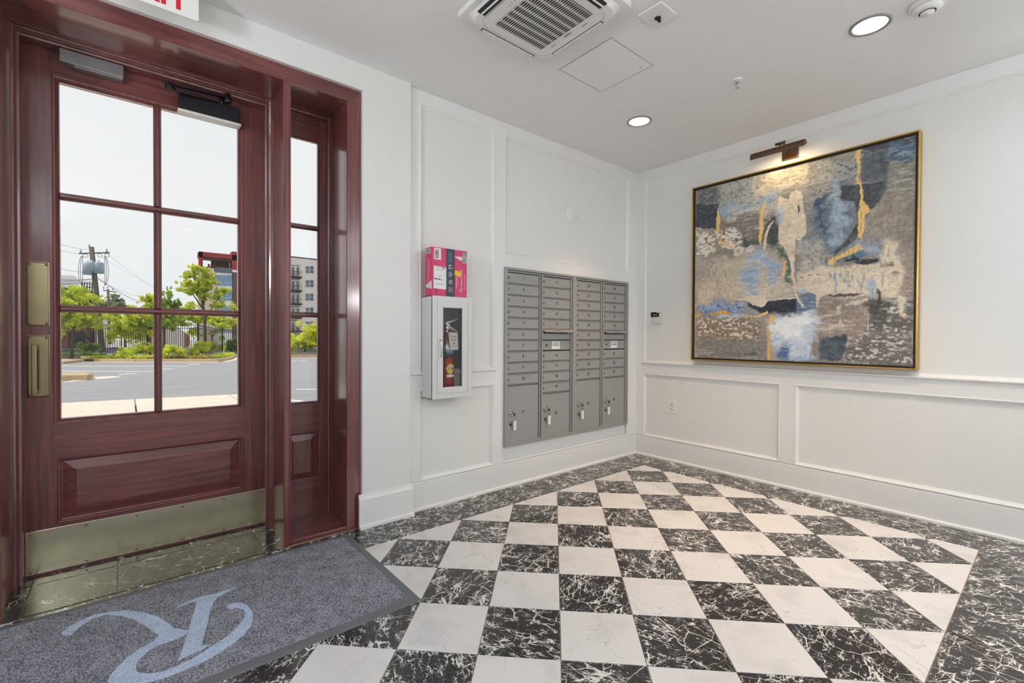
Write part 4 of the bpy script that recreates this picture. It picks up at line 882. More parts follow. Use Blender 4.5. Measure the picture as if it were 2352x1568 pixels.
hsv = N(t, 'ShaderNodeHueSaturation'); mr = N(t, 'ShaderNodeMapRange'); L(n1.outputs['Fac'], mr.inputs['Value']); mr.inputs['From Min'].default_value = .3; mr.inputs['From Max'].default_value = .7; mr.inputs['To Min'].default_value = .92; mr.inputs['To Max'].default_value = 1.08
L(mr.outputs[0], hsv.inputs['Value']); L(at_.outputs['Color'], hsv.inputs['Color']); L(hsv.outputs['Color'], b.inputs['Base Color'])
bp = N(t, 'ShaderNodeBump', Strength=.35, Distance=.003); L(n1.outputs['Fac'], bp.inputs['Height']); L(bp.outputs['Normal'], b.inputs['Normal']); b.inputs['Roughness'].default_value = .45
me.materials.append(m); cvo = link_mesh('canvas', me, pa)
MB().box(XP + .013, XE - .002, .66, 2.17, 1.03, 2.53).build('stretcher', M['black'], pa)

pl = empty('picture_lamp', (XE - .02, 1.41, 2.61), 'antique brass picture lamp mounted over the abstract painting', 'picture lamp')
b = MB().mitre((1.357, 1.473, 2.612, 2.722), [(0, 0), (0, .012), (.008, .014), (.014, .018), (.040, .042)], Te, close=True).build('back_plate', M['bronze'], pl)
ar = MB(); ar.tube([(XE - .03, 1.415, 2.675), (XE - .09, 1.415, 2.70), (XE - .15, 1.42, 2.70), (3.872, 1.43, 2.682)], .006, 8); ar.tube([(3.885, 1.395, 2.70), (3.885, 1.465, 2.70)], .011, 14); ar.build('arm', M['bronze'], pl)
# half-round shade opening downward and to the wall
sh = MB(); prof = [(3.845, 2.618), (3.840, 2.645), (3.852, 2.668), (3.872, 2.674), (3.892, 2.668), (3.904, 2.652), (3.902, 2.650), (3.890, 2.664), (3.872, 2.670), (3.855, 2.664), (3.846, 2.650), (3.849, 2.620)]
n = len(prof); sh.add([(x, y, z) for y in (1.255, 1.635) for x, z in prof], [(i, (i + 1) % n, n + (i + 1) % n, n + i) for i in range(n)])
for y in (1.254, 1.636): sh.add([(x, y + s_, z) for s_ in (-.0015, .0015) for x, z in prof[:6]], [tuple(range(6)), tuple(range(6, 12))[::-1]])
sh.build('shade', M['bronze'], pl)
MB().tube([(3.874, 1.30, 2.654), (3.874, 1.59, 2.654)], .006, 10).build('tube', M['warmglow'], pl)
ld = bpy.data.lights.new('picture_lamp_light', 'AREA'); ld.shape = 'RECTANGLE'; ld.size = .24; ld.size_y = .02; ld.energy = 1.0; ld.color = (1, .78, .46)
lo = bpy.data.objects.new('light', ld); C.objects.link(lo); lo.parent = pl; lo.location = Vector((3.876, 1.42, 2.640)) - ORG[pl.name]; lo.rotation_euler = Vector((-.35, 0, 1)).to_track_quat('Z', 'Y').to_euler()

# ------------------------------------------------------------------ mat with monogram
mt = empty('entrance_mat', (.26, 2.31, 0), 'dark grey entrance mat with a pale blue letter R and rubber edge, at the door', 'mat')
MX0, MX1, MY0, MY1 = -.50, 1.027, 1.858, 2.772
MB().mitre((MX0, MX1, MY0, MY1), [(0, .0003), (.004, .003), (.040, .0085), (.043, .0085), (.046, .004)], TF(0)).build('rubber_edge', M['rubber'], mt)
box('pile', M['carpet'], (MX0 + .044, MX1 - .044, MY0 + .044, MY1 - .044, .0005, .0085), mt)
MONO_A = [(-0.204, 2.553), (-0.184, 2.587), (-0.152, 2.613), (-0.108, 2.632), (-0.062, 2.619), (0.0, 2.582), (0.052, 2.521), (0.098, 2.443), (0.13, 2.357), (0.149, 2.295), (0.181, 2.245), (0.151, 2.23), (0.117, 2.245), (0.107, 2.262), (0.085, 2.316), (0.056, 2.399), (0.018, 2.488), (-0.025, 2.553), (-0.069, 2.599), (-0.111, 2.599), (-0.14, 2.57), (-0.158, 2.538), (-0.172, 2.514), (-0.195, 2.524)]
MONO_B = [(0.118, 2.258), (0.076, 2.258), (0.032, 2.236), (-0.007, 2.197), (-0.034, 2.154), (-0.048, 2.124), (-0.052, 2.086), (-0.048, 2.044), (-0.026, 2.008), (0.014, 1.994), (0.043, 2.002), (0.097, 1.99), (0.151, 1.991), (0.2, 1.994), (0.254, 2.014), (0.313, 2.046), (0.356, 2.079), (0.388, 2.126), (0.408, 2.188), (0.412, 2.235), (0.406, 2.294), (0.387, 2.336), (0.361, 2.358), (0.339, 2.354), (0.332, 2.338), (0.345, 2.307), (0.362, 2.309), (0.382, 2.281), (0.389, 2.244), (0.377, 2.203), (0.345, 2.152), (0.3, 2.108), (0.244, 2.078), (0.192, 2.049), (0.138, 2.034), (0.09, 2.034), (0.053, 2.052), (0.033, 2.072), (0.022, 2.101), (0.023, 2.136), (0.037, 2.169), (0.064, 2.202), (0.092, 2.22), (0.137, 2.225), (0.174, 2.243)]
MONO_C = [(0.391, 2.498), (0.311, 2.497), (0.248, 2.507), (0.21, 2.498), (0.169, 2.478), (0.168, 2.468), (0.205, 2.481), (0.229, 2.478), (0.236, 2.466), (0.221, 2.392), (0.202, 2.317), (0.184, 2.238), (0.172, 2.179), (0.158, 2.125), (0.14, 2.062), (0.153, 2.066), (0.181, 2.074), (0.209, 2.078), (0.242, 2.092), (0.219, 2.111), (0.221, 2.13), (0.234, 2.18), (0.254, 2.256), (0.272, 2.35), (0.292, 2.409), (0.314, 2.453), (0.352, 2.475)]
MONO_J = [(.098, 2.29), (.15, 2.30), (.19, 2.25), (.175, 2.225), (.13, 2.215), (.09, 2.215), (.07, 2.245)]
mono = MB()
from mathutils.geometry import tessellate_polygon
for P, zt_ in ((MONO_A, .0094), (MONO_B, .0096), (MONO_C, .0098), (MONO_J, .0092)):
    tri = tessellate_polygon([[Vector((x, y, 0)) for x, y in P]])
    n = len(P)
    mono.add([(x, y, zt_) for x, y in P], tri); mono.add([(x, y, z) for z in (zt_, .0080) for x, y in P], [(i, (i + 1) % n, n + (i + 1) % n, n + i) for i in range(n)])
mono.build('monogram', M['mono'], mt, recalc=True)

# ------------------------------------------------------------------ ceiling fittings
es = empty('exit_sign', (.12, 2.63, 2.66), 'hanging white exit sign with red letters above the entrance door', 'sign')
TEx = TN(2.63)
MB().prism([(-.075, 2.676), (-.070, 2.670), (.262, 2.670), (.267, 2.676), (.267, 2.852), (-.075, 2.852)], TEx, -.003, .003).build('panel', M['white'], es, bevel=.001)
text('EXIT', .205, lambda a, c, e: TEx(.096 + a, 2.757 + c, .0032 + e), M['exitred'], es, 'lettering', sx=.62, bold=.004, depth=.001)
box('mount', M['white'], (-.085, .277, 2.60, 2.66, 2.850, H - .0005), es, bevel=.003)
AX0, AX1, AY0, AY1 = 1.317, 1.962, 1.405, 2.050
ac = empty('ceiling_air_conditioner', (1.64, 1.728, H), 'square white ceiling cassette air conditioner with slatted grille', 'air conditioner')
def rrect(x0, x1, y0, y1, r_, n=6):
    o = []
    for cx, cy, a0 in ((x1 - r_, y0 + r_, -PI / 2), (x1 - r_, y1 - r_, 0), (x0 + r_, y1 - r_, PI / 2), (x0 + r_, y0 + r_, PI)):
        o += [(cx + r_ * math.cos(a0 + k * PI / 2 / n), cy + r_ * math.sin(a0 + k * PI / 2 / n)) for k in range(n + 1)]
    return o
def loft(b, loops, T, cap=True):
    n = len(loops[0][0]); vs_ = [T(u, v, d_) for lp, d_ in loops for u, v in lp]
    fs = [(i * n + k, i * n + (k + 1) % n, (i + 1) * n + (k + 1) % n, (i + 1) * n + k) for i in range(len(loops) - 1) for k in range(n)]
    if cap: fs.append(tuple(range((len(loops) - 1) * n, len(loops) * n)))
    return b.add(vs_, fs)
b = MB(); TCz = TC(H)
rr_ = lambda i, r_: rrect(AX0 + i, AX1 - i, AY0 + i, AY1 - i, r_)
loft(b, [(rr_(0, .035), .001), (rr_(0, .035), .016), (rr_(.006, .033), .024), (rr_(.035, .05), .026), (rr_(.045, .07), .036), (rr_(.052, .075), .050), (rr_(.085, .06), .054), (rr_(.086, .055), .051), (rr_(.089, .055), .051), (rr_(.09, .053), .055)], TCz)
b.build('fascia', M['white'], ac)
GX = (1.476, 1.800); GY = (1.540, 1.916); Z1 = H - .0552
box('grille_backing', M['black'], (GX[0] - .002, GX[1] + .002, GY[0] - .002, GY[1] + .002, Z1 - .0008, Z1 + .001), ac)
gr = MB(); ns = 24; pitch = (GX[1] - GX[0]) / ns; rows = 8; rl = (GY[1] - GY[0]) / rows
for i in range(ns + 1):
    xc = GX[0] + i * pitch; L_, R2 = [], []
    for k in range(rows * 6 + 1):
        y = GY[0] + k * rl / 6; ph = (k % 6) / 6; hw = pitch * (.5 if k % 6 == 0 else .5 - .36 * math.sin(ph * PI) ** .6)
        L_.append((xc - hw, y, Z1 - .0022)); R2.append((xc + hw, y, Z1 - .0022))
    n = len(L_); gr.add(L_ + R2, [(k, k + 1, n + k + 1, n + k) for k in range(n - 1)])
gr.build('grille', M['offwhite'], ac)
def outlet(name, x0, x1, y0, y1, openv):
    o = box(name, M['black'] if openv else M['maild'], (x0, x1, y0, y1, H - .0555, H - .050), ac)
    q = MB(); along = (x1 - x0) > (y1 - y0)
    if not openv:
        if along: q.box(x0 + .006, x1 - .006, y0 + .003, y1 - .003, H - .0580, H - .0556)
        else: q.box(x0 + .003, x1 - .003, y0 + .006, y1 - .006, H - .0580, H - .0556)
    else:
        if along: q.box(x0 + .004, x1 - .004, (y0 + y1) / 2 - .004, (y0 + y1) / 2 - .001, H - .066, H - .0556)
        else: q.box((x0 + x1) / 2 - .004, (x0 + x1) / 2 - .001, y0 + .004, y1 - .004, H - .066, H - .0556)
    q.build('vane', M['white'], o, bevel=.001)
outlet('air_outlet', 1.445, 1.815, 1.982, 2.003, False); outlet('air_outlet', 1.874, 1.895, 1.545, 1.900, False)
outlet('air_outlet', 1.352, 1.396, 1.545, 1.900, True); outlet('air_outlet', 1.445, 1.800, 1.448, 1.492, True)
MB().prism([(1.823 + .007 * math.cos(t), 1.732 + .028 * math.sin(t)) for t in np.linspace(0, 2 * PI, 24, endpoint=False)], TCz, .0553, .0562).build('badge', M['alu'], ac)
for y in (1.62, 1.845): box('latch', M['maild'], (1.830, 1.833, y - .018, y + .018, H - .0562, H - .0552), ac)
for i in range(4):
    for j in range(2): box('indicator', M['maild'], (1.44 + j * .008, 1.443 + j * .008, 1.70 + i * .02, 1.703 + i * .02, H - .0560, H - .0552), ac)
hp = empty('access_hatch', (2.29, 1.85, H), 'flush square access hatch in the ceiling behind the air conditioner', 'hatch')
MB().mitre((2.086, 2.497, 1.646, 2.054), [(0, .0004), (0, .0018), (.0035, .0018), (.0035, .0004)], TCz).build('seam', M['seam'], hp)
box('hatch_panel', M['ceil'], (2.091, 2.492, 1.651, 2.049, H - .0022, H - .0004), hp, bevel=.001)
box('latch', M['darkmetal'], (2.45, 2.4535, 1.70, 1.712, H - .003, H - .0022), hp)
oc = empty('occupancy_sensor', (2.116, 1.374, H), 'square white ceiling plate with a small black sensor', 'sensor')
box('plate', M['white'], (2.042, 2.190, 1.303, 1.444, H - .012, H - .0004), oc, bevel=.006)
q = MB(); q.lathe([(.016, 0), (.014, .006), (0, .008)], (2.13, 1.38, H - .0122), '-z', 16); q.build('lens', M['black'], oc)
q = MB(); q.box(2.135, 2.148, 1.372, 1.384, H - .030, H - .0125); q.build('sensor_eye', M['black'], oc, bevel=.002)
sp = empty('sprinkler_head', (3.05, 1.386, H), 'chrome ceiling sprinkler head with white ring', 'sprinkler')
MB().lathe([(.034, .0004), (.033, .004), (.020, .010), (.014, .010)], (3.05, 1.386, H), '-z', 28).build('escutcheon', M['white'], sp)
q = MB(); q.tube([(3.05, 1.386, H - .008), (3.05, 1.386, H - .022)], .008, 12)
for s_ in (-1, 1): q.tube([(3.05, 1.386 + .010 * s_, H - .018), (3.05, 1.386 + .013 * s_, H - .032), (3.05, 1.386 + .003 * s_, H - .050)], .0026, 6)
q.tube([(3.05, 1.386, H - .024), (3.05, 1.386, H - .046)], .003, 8); q.lathe([(.004, 0), (.015, .002), (.015, .0035), (0, .004)], (3.05, 1.386, H - .050), '-z', 18); q.build('nozzle', M['chrome'], sp)
sk = empty('smoke_detector', (3.083, .462, H), 'round white smoke detector on the ceiling at the top edge of the view', 'smoke detector')
MB().lathe([(.075, .0004), (.075, .012), (.070, .018), (.062, .020)], (3.083, .462, H), '-z', 40).build('base', M['white'], sk)
MB().lathe([(.060, .0201), (.058, .030), (.050, .038), (.036, .042), (.034, .042)], (3.083, .462, H), '-z', 40).build('dome', M['white'], sk)
MB().lathe([(.034, .0421), (.034, .0425)], (3.083, .462, H), '-z', 32).build('vent_ring', M['ink'], sk)
MB().lathe([(.029, .0426), (.027, .050), (0, .052)], (3.083, .462, H), '-z', 32).build('cap', M['white'], sk)
def downlight(x, y, label, e=1.0, vis=True):
    o = empty('recessed_light', (x, y, H), label, 'ceiling light', 'round recessed ceiling lights')
    MB().lathe([(.094, .0003), (.094, .003), (.088, .006), (.079, .006), (.078, .001)], (x, y, H), '-z', 44).build('trim_ring', M['alu'], o)
    MB().lathe([(.0775, .0010), (.060, .0022), (0, .003)], (x, y, H), '-z', 44).build('diffuser', M['disc'], o)
    l = bpy.data.lights.new('downlight', 'SPOT'); l.energy = LAMP_W * 4 * e; l.color = (1, .68, .38); l.spot_size = math.radians(82); l.spot_blend = .9; l.shadow_soft_size = .07
    lo_ = bpy.data.objects.new('light', l); C.objects.link(lo_); lo_.parent = o; lo_.location = (0, 0, -.02)
downlight(3.062, 2.140, 'round recessed ceiling light nearest the mailboxes')
downlight(3.060, .690, 'round recessed ceiling light beside the smoke detector')
for x, y, z, rz, lb_ in ((XW, 1.35, 1.62, 0, 'unseen half round fill uplight added on the west wall nearer the entrance'), (XW, -.9, 1.62, 0, 'unseen half round fill uplight added on the west wall farther from the entrance'), (3.5, YS, 1.62, PI / 2, 'unseen half round fill uplight added on the south wall')):
    o = empty('fill_uplight', (x, y, z), lb_, 'fill light', 'added half round fill uplights'); q = MB(); R_z = Matrix.Translation((x, y, z)) @ Matrix.Rotation(rz, 4, 'Z')
    prof_ = [(.05, 0), (.10, .05), (.13, .12), (.14, .20), (.132, .20), (.12, .12), (.09, .055), (.045, .012)]; sg_ = 18
    q.add([R_z @ Vector((.001 + r_ * math.cos(a_), r_ * math.sin(a_), h_)) for r_, h_ in prof_ for a_ in np.linspace(-PI / 2, PI / 2, sg_)], [(i * sg_ + k, i * sg_ + k + 1, (i + 1) * sg_ + k + 1, (i + 1) * sg_ + k) for i in range(len(prof_) - 1) for k in range(sg_ - 1)], True)
    q.build('bowl', M['white'], o)  # uplights are added out of view to brighten the ceiling
    l = bpy.data.lights.new('uplight', 'SPOT'); l.energy = FILL_UP_W * 4; l.color = (.95, .97, 1.0); l.spot_size = math.radians(150); l.spot_blend = .6; l.shadow_soft_size = .16
    lo_ = bpy.data.objects.new('light', l); C.objects.link(lo_); lo_.parent = o; ps = R_z @ Vector((.09, 0, .24)); lo_.location = ps - Vector((x, y, z))
    lo_.rotation_euler = (-(R_z.to_3x3() @ Vector((.75, 0, .66)))).to_track_quat('Z', 'Y').to_euler()
for x, y, l_ in ((.75, -.85, 'nearer the door side'), (.75, -2.4, 'nearer the south wall')): downlight(x, y, 'round recessed ceiling light behind the viewpoint, ' + l_)
for x, y, lb_ in ((-1.12, -1.75, 'long fill light panel added unseen near the west wall behind the viewpoint'), (3.2, -1.75, 'long fill light panel added unseen near the painting wall behind the viewpoint')):
    o = empty('fill_light_panel', (x, y, H), lb_, 'ceiling light')  # invented glowing panels, hung out of view as neutral fill for the room
    MB().mitre((x - .36, x + .36, y - 1.26, y + 1.26), [(0, .225), (0, .27), (.014, .27), (.014, .225), (0, .225)], TCz).build('frame', M['white'], o)
    box('diffuser', M['panel'], (x - .345, x + .345, y - 1.245, y + 1.245, H - .262, H - .238), o)
    for sx_ in (-.3, .3):
        for sy_ in (-1.1, 1.1): MB().tube([(x + sx_, y + sy_, H - .0005), (x + sx_, y + sy_, H - .235)], .0025, 6).build('hanger', M['chrome'], o)
# ------------------------------------------------------------------ outdoors
ZA = -.15
M['asphalt'] = plain('asphalt', (138, 139, 144), .85, var=.10, scale=1.2, bump=.4, bscale=60, stretch=(.5, 2.2, 1))
M['walk'] = plain('sidewalk_concrete', (206, 198, 184), .85, var=.05, scale=3, bump=.2)
M['curb'] = plain('curb_concrete', (176, 156, 122), .85, var=.10, scale=4, bump=.3)
M['paintw'] = plain('road_paint', (226, 224, 220), .8, var=.06, scale=6)
M['mulch'] = plain('mulch', (84, 72, 66), .95, var=.35, scale=12, bump=.8)
M['iron'] = plain('black_iron', (26, 27, 30), .5)
M['pole'] = plain('weathered_pole', (92, 82, 72), .9, var=.2, scale=10, stretch=(6, 6, .6))
M['can'] = plain('transformer_grey', (142, 158, 172), .5)
M['wire'] = plain('wire', (92, 92, 98), .6)
M['redpanel'] = plain('red_cladding', (150, 44, 48), .6, var=.06)
M['cream'] = plain('cream_panel', (206, 192, 172), .8, var=.03)
M['whitepanel'] = plain('white_panel', (226, 226, 228), .7, var=.02)
M['brownbrick'] = plain('brown_brick', (104, 78, 68), .85, var=.18, scale=6)
M['oldbrick'] = plain('old_brick', (150, 98, 78), .9, var=.25, scale=3)
M['bluewin'] = plain('blue_glazing', (104, 140, 176), .12, var=.15, scale=1.4, spec=.8)
M['darkwin'] = plain('window_glass', (72, 84, 100), .15, var=.3, scale=2.0, spec=.8)
M['stucco'] = plain('apartment_stucco', (214, 206, 202), .85, var=.02)
M['lightwall'] = plain('pale_render', (206, 198, 192), .85, var=.04)
M['carwhite'] = plain('car_white', (214, 224, 236), .25, coat=.6); M['carblue'] = plain('car_dark_blue', (40, 46, 84), .25, coat=.6); M['carsilver'] = plain('car_silver', (150, 178, 214), .25, coat=.6)
M['carteal'] = plain('car_teal', (150, 186, 196), .25, coat=.6)
M['bark'] = plain('bark', (84, 72, 60), .9, var=.2)
def leafmat(name, c, c2):
    m, t, b = nm(name); L = t.links.new
    gi = N(t, 'ShaderNodeTexCoord'); n = N(t, 'ShaderNodeTexNoise', Scale=2.6, Detail=4.0); L(gi.outputs['Object'], n.inputs['Vector'])
    rmp = N(t, 'ShaderNodeValToRGB'); e = rmp.color_ramp.elements; e[0].position = .35; e[1].position = .65; e[0].color = (*lin(c2), 1); e[1].color = (*lin(c), 1)
    L(n.outputs['Fac'], rmp.inputs['Fac']); L(rmp.outputs['Color'], b.inputs['Base Color']); b.inputs['Roughness'].default_value = .55
    tl = N(t, 'ShaderNodeBsdfTranslucent'); L(rmp.outputs['Color'], tl.inputs['Color'])
    mx = N(t, 'ShaderNodeMixShader'); mx.inputs[0].default_value = .45; L(b.outputs[0], mx.inputs[1]); L(tl.outputs[0], mx.inputs[2]); L(mx.outputs[0], t.nodes['Material Output'].inputs['Surface']); return m
M['leaf'] = leafmat('leaf_lime', (236, 238, 72), (160, 184, 44)); M['leafy'] = leafmat('leaf_yellow', (244, 242, 84), (190, 208, 56))
M['leafd'] = leafmat('leaf_dark', (140, 168, 70), (80, 112, 54)); M['leafg'] = leafmat('leaf_greyish', (150, 168, 120), (98, 120, 84)); M['leafm'] = leafmat('leaf_mid', (186, 204, 70), (108, 140, 48)); M['leafo'] = leafmat('leaf_tawny', (214, 192, 90), (176, 172, 70))
YEL = M['leafy']
g0 = MB(); g0.add([(-30, 3.55, ZA), (60, 3.55, ZA), (60, 60, ZA), (-30, 60, ZA)], [(0, 1, 2, 3)])
pk_lot = MB().box(-30, 60, 3.5, 36.0, ZA - .2, ZA).build('parking_lot', M['asphalt'], kind='structure', org=(0, 20, ZA))
MB().box(-160, 240, 35.6, 260, -1.6, -1.25).build('far_ground', plain('far_ground', (150, 148, 146), .9, var=.1, scale=.3), kind='structure', org=(0, 100, -1.25))
# pavement slabs outside the door (edge measured between (−.9,11.5) and (1.8,11.0)); slightly skewed like the photo
sw = MB().box(-14, 16, 3.5, 8.6, -.2, -.045).build('sidewalk', M['walk'], kind='structure', org=(0, 6, -.045))
def slab(x0, x1):
    ya, yb = 11.35 - .185 * x0, 11.35 - .185 * x1
    q = MB(); q.prism([(x0 + .012, 8.6), (x1 - .012, 8.6), (x1 - .012, yb), (x0 + .012, ya)], TF(0), -.2, -.030); q.build('paving_slab', M['walk'], sw, bevel=.008)
for x0 in (-11.88, -8.88, -5.88, -2.88, .12, 1.62): slab(x0, x0 + 3.0 if x0 < .1 else (x0 + 1.5 if x0 == .12 else 2.35))
q = MB(); q.prism([(2.36, 8.6), (2.5, 8.6), (2.5, 10.9), (2.36, 10.9)], TF(0), -.2, -.03)
def flatpoly(name, pts, m, parent, z=.004, h=.004):
    return MB().prism(pts, TF(ZA), z - h, z).build(name, M[m], parent)
def stripe(a, b, w_, name='painted_line'):
    a, b = Vector(a), Vector(b); n_ = Vector((-(b - a).y, (b - a).x)).normalized() * w_ / 2
    flatpoly(name, [tuple(a - n_), tuple(b - n_), tuple(b + n_), tuple(a + n_)], 'paintw', pk_lot)
stripe((-5.0, 26.15), (.787, 21.3), .12); stripe((.787, 21.3), (1.05, 21.08), .12); stripe((-6.0, 30.6), (1.979, 23.87), .12)
stripe((-.19, 20.40), (.02, 20.30), .22, 'painted_arrow'); stripe((.0, 20.36), (.30, 20.62), .12, 'painted_arrow'); stripe((.0, 20.3), (.08, 20.75), .18, 'painted_arrow')
stripe((1.08, 22.6), (1.42, 22.7), .2, 'painted_arrow'); stripe((2.15, 25.4), (2.58, 25.6), .22, 'painted_arrow')
stripe((6.5, 25.9), (6.85, 25.8), .2, 'painted_arrow'); stripe((7.0, 25.8), (7.3, 25.7), .2, 'painted_arrow'); stripe((3.25, 12.3), (3.75, 11.9), .10)
stripe((2.55, 10.4), (2.75, 10.0), .12)
# curbs
def curb(name, pts, w_=.16, h=.15, seglen=3.0, top=None, parent=None):
    root = parent
    for a, b in zip(pts, pts[1:]):
        a, b = Vector(a), Vector(b); L_ = (b - a).length; k = max(1, int(round(L_ / seglen))); d_ = (b - a) / L_; n_ = Vector((-d_.y, d_.x)) * w_
        for i in range(k):
            p, q_ = a + d_ * (L_ * i / k + .006), a + d_ * (L_ * (i + 1) / k - .006)
            MB().prism([tuple(p), tuple(q_), tuple(q_ + n_), tuple(p + n_)], TF(ZA), -.05, h).build('curb_stone', M['curb'], root, bevel=.02)
        MB().prism([tuple(a - Vector((-d_.y, d_.x)) * .30), tuple(b - Vector((-d_.y, d_.x)) * .30), tuple(b), tuple(a)], TF(ZA), -.05, .006).build('gutter', M['walk'], root)
bed = MB().prism([(-1.6, 31.0), (.3, 29.45), (3.6, 27.15), (4.35, 29.15), (5.35, 33.2), (5.4, 41.0), (3.1, 33.1), (-1.0, 36.1)], TF(ZA), -.05, .13).build('planting_bed', M['mulch'], kind='structure')
curb('c', [(-2.1, 31.5), (.32, 29.27), (3.575, 27.0), (4.35, 29.0), (5.28, 32.9), (6.6, 34.6), (8.2, 34.9)], parent=bed)
bed2 = MB().prism([(-9, 39.2), (-2.0, 34.5), (-1.6, 35.9), (-9, 41.5)], TF(ZA), -.05, .16).build('planting_bed', M['mulch'], kind='structure')
curb('c', [(-9.0, 39.0), (-1.5, 34.3)], parent=bed2)
bed3 = MB().prism([(6.6, 29.7), (14, 29.2), (14, 39), (6.6, 39)], TF(ZA), -.05, .1).build('planting_bed', M['mulch'], kind='structure')
curb('c', [(6.5, 29.5), (14.0, 28.9)], parent=bed3)
isl = MB().prism([(-6, 21.0), (-.86, 18.35), (-.78, 19.1), (-1.0, 19.5), (-6, 22.6)], TF(ZA), -.05, .17).build('traffic_island', M['curb'], kind='structure', bevel=.03)
isl2 = MB().prism([(-9, 33.4), (-2.2, 29.3), (-1.44, 31.3), (-2.0, 31.7), (-9, 35)], TF(ZA), -.05, .10).build('traffic_island', M['curb'], kind='structure', bevel=.03)
flatpoly('gutter', [(-1.4, 17.9), (-.1, 19.1), (-.3, 19.7), (-.9, 19.6)], 'walk', pk_lot)

# foliage: many small leaf quads in lumps
def leaves(lumps, n, size, seed, flat_=.0):
    r_ = np.random.default_rng(seed); lumps = [(l[0] + a * l[3], l[1] + b * l[4], l[2] + c * l[5], l[3] * k, l[4] * k, l[5] * k) for l in lumps for a, b, c, k in [(*(r_.normal(size=3) * .42), .13 + .24 * r_.random()) for _ in range(30)]] if len(lumps) < 40 else lumps; L_ = np.array([l[:3] for l in lumps], float); R3 = np.array([l[3:6] for l in lumps], float)
    wgt = R3.prod(1); k = r_.choice(len(lumps), n, p=wgt / wgt.sum()); dirs = r_.normal(size=(n, 3)); dirs /= np.linalg.norm(dirs, axis=1)[:, None]
    rad = r_.random(n) ** .42; P = L_[k] + dirs * rad[:, None] * R3[k]
    a = r_.normal(size=(n, 3)); a /= np.linalg.norm(a, axis=1)[:, None]; b = np.cross(a, r_.normal(size=(n, 3))); b /= np.linalg.norm(b, axis=1)[:, None]
    s_ = size * (.6 + .8 * r_.random(n))[:, None]
    V = np.stack([P - a * s_, P + b * s_ * .5, P + a * s_, P - b * s_ * .5], 1).reshape(-1, 3)
    return V
def foliage(name, lumps, n, size, m, parent, seed, org=None):
    V = leaves(lumps, int(n * 1.35), size, seed); o_ = np.array(ORG[parent.name] if parent else org)
    me_ = bpy.data.meshes.new(name); me_.vertices.add(len(V)); me_.vertices.foreach_set('co', (V - o_).ravel())
    F = np.arange(len(V)); me_.loops.add(len(V)); me_.loops.foreach_set('vertex_index', F); me_.polygons.add(len(V) // 4)
    me_.polygons.foreach_set('loop_start', np.arange(0, len(V), 4)); me_.polygons.foreach_set('loop_total', np.full(len(V) // 4, 4)); me_.update(calc_edges=True)
    me_.materials.append(m); return link_mesh(name, me_, parent, tuple(o_))
def tree(base, trunk, branches, lumps, n, size, m, label, seed, tr_=.08, cat='tree', group=None):
    t_ = empty('tree', base, label, cat, group)
    q = MB(); q.tube([base] + trunk, [tr_ * (1 - .5 * i / len(trunk)) for i in range(len(trunk) + 1)], 8)
    for br in branches: q.tube(br, [tr_ * .55] + [tr_ * .25] * (len(br) - 1), 6)
    q.build('trunk', M['bark'], t_); fo = foliage('foliage', lumps, n, size, m, t_, seed); fo['kind'] = 'stuff'; return t_
def lump(px, py, Y, rx, ry=None, rz=None): p = at(px, py, Y); return (p.x, p.y, p.z, rx, ry or rx, rz or rx)
Y = 31.6
tree((-2.09, Y, .0), [(-2.07, Y, .8), (-1.98, Y, 1.7), (-1.9, Y, 2.6)], [[(-1.98, Y, 1.5), (-2.5, Y, 2.2)], [(-1.98, Y, 1.6), (-1.3, Y, 2.3)]],
     [lump(165, 695, Y, .95, .9, .75), lump(190, 705, Y, .8, .8, .65), lump(212, 712, Y, .55, .6, .35), lump(160, 735, Y, .95, .9, .6), lump(200, 735, Y, .75, .7, .4), lump(140, 715, Y, .9, .9, .9), lump(178, 680, Y - .1, .7, .7, .5), lump(225, 690, Y, .3, .4, .2)], 6500, .085, M['leaf'],
     'small lime green tree left of the leaning pole, in front of the iron fence', 1)
Y = 32
tree((.95, Y, .0), [(.97, Y, .9), (1.0, Y, 1.7), (1.2, Y, 2.5)], [[(1.0, Y, 1.4), (.5, Y, 2.1)], [(1.0, Y, 1.5), (1.6, Y, 2.2)]],
     [lump(322, 728, Y, .75, .8, .55), lump(300, 745, Y, .7, .8, .5), lump(345, 745, Y, .6, .8, .6), lump(350, 700, Y, .55, .6, .5), lump(345, 685, Y, .45, .5, .35), lump(275, 752, Y, .45, .6, .3), lump(262, 770, Y, .3, .5, .35)], 5200, .08, M['leaf'],
     'broad yellow green tree seen behind the upright bar of the door glazing', 2)
Y = 30
p = at(377, 805, Y)
tree((p.x, Y, .0), [(p.x, Y, 1.0), (p.x + .02, Y, 2.0), (p.x + .25, Y, 3.2)], [[(p.x, Y, 1.7), (p.x + .5, Y, 2.3)]],
     [lump(385, 730, Y, .55, .6, .5), lump(392, 745, Y, .5, .6, .3), lump(384, 700, Y, .38, .5, .55), lump(386, 675, Y, .2, .3, .4), lump(404, 700, Y, .25, .4, .35), lump(398, 740, Y, .45, .5, .3)], 3400, .07, M['leafm'],
     'slim darker green tree with pointed top just right of the door bar', 3)
Y = 42
K = 42 / 40
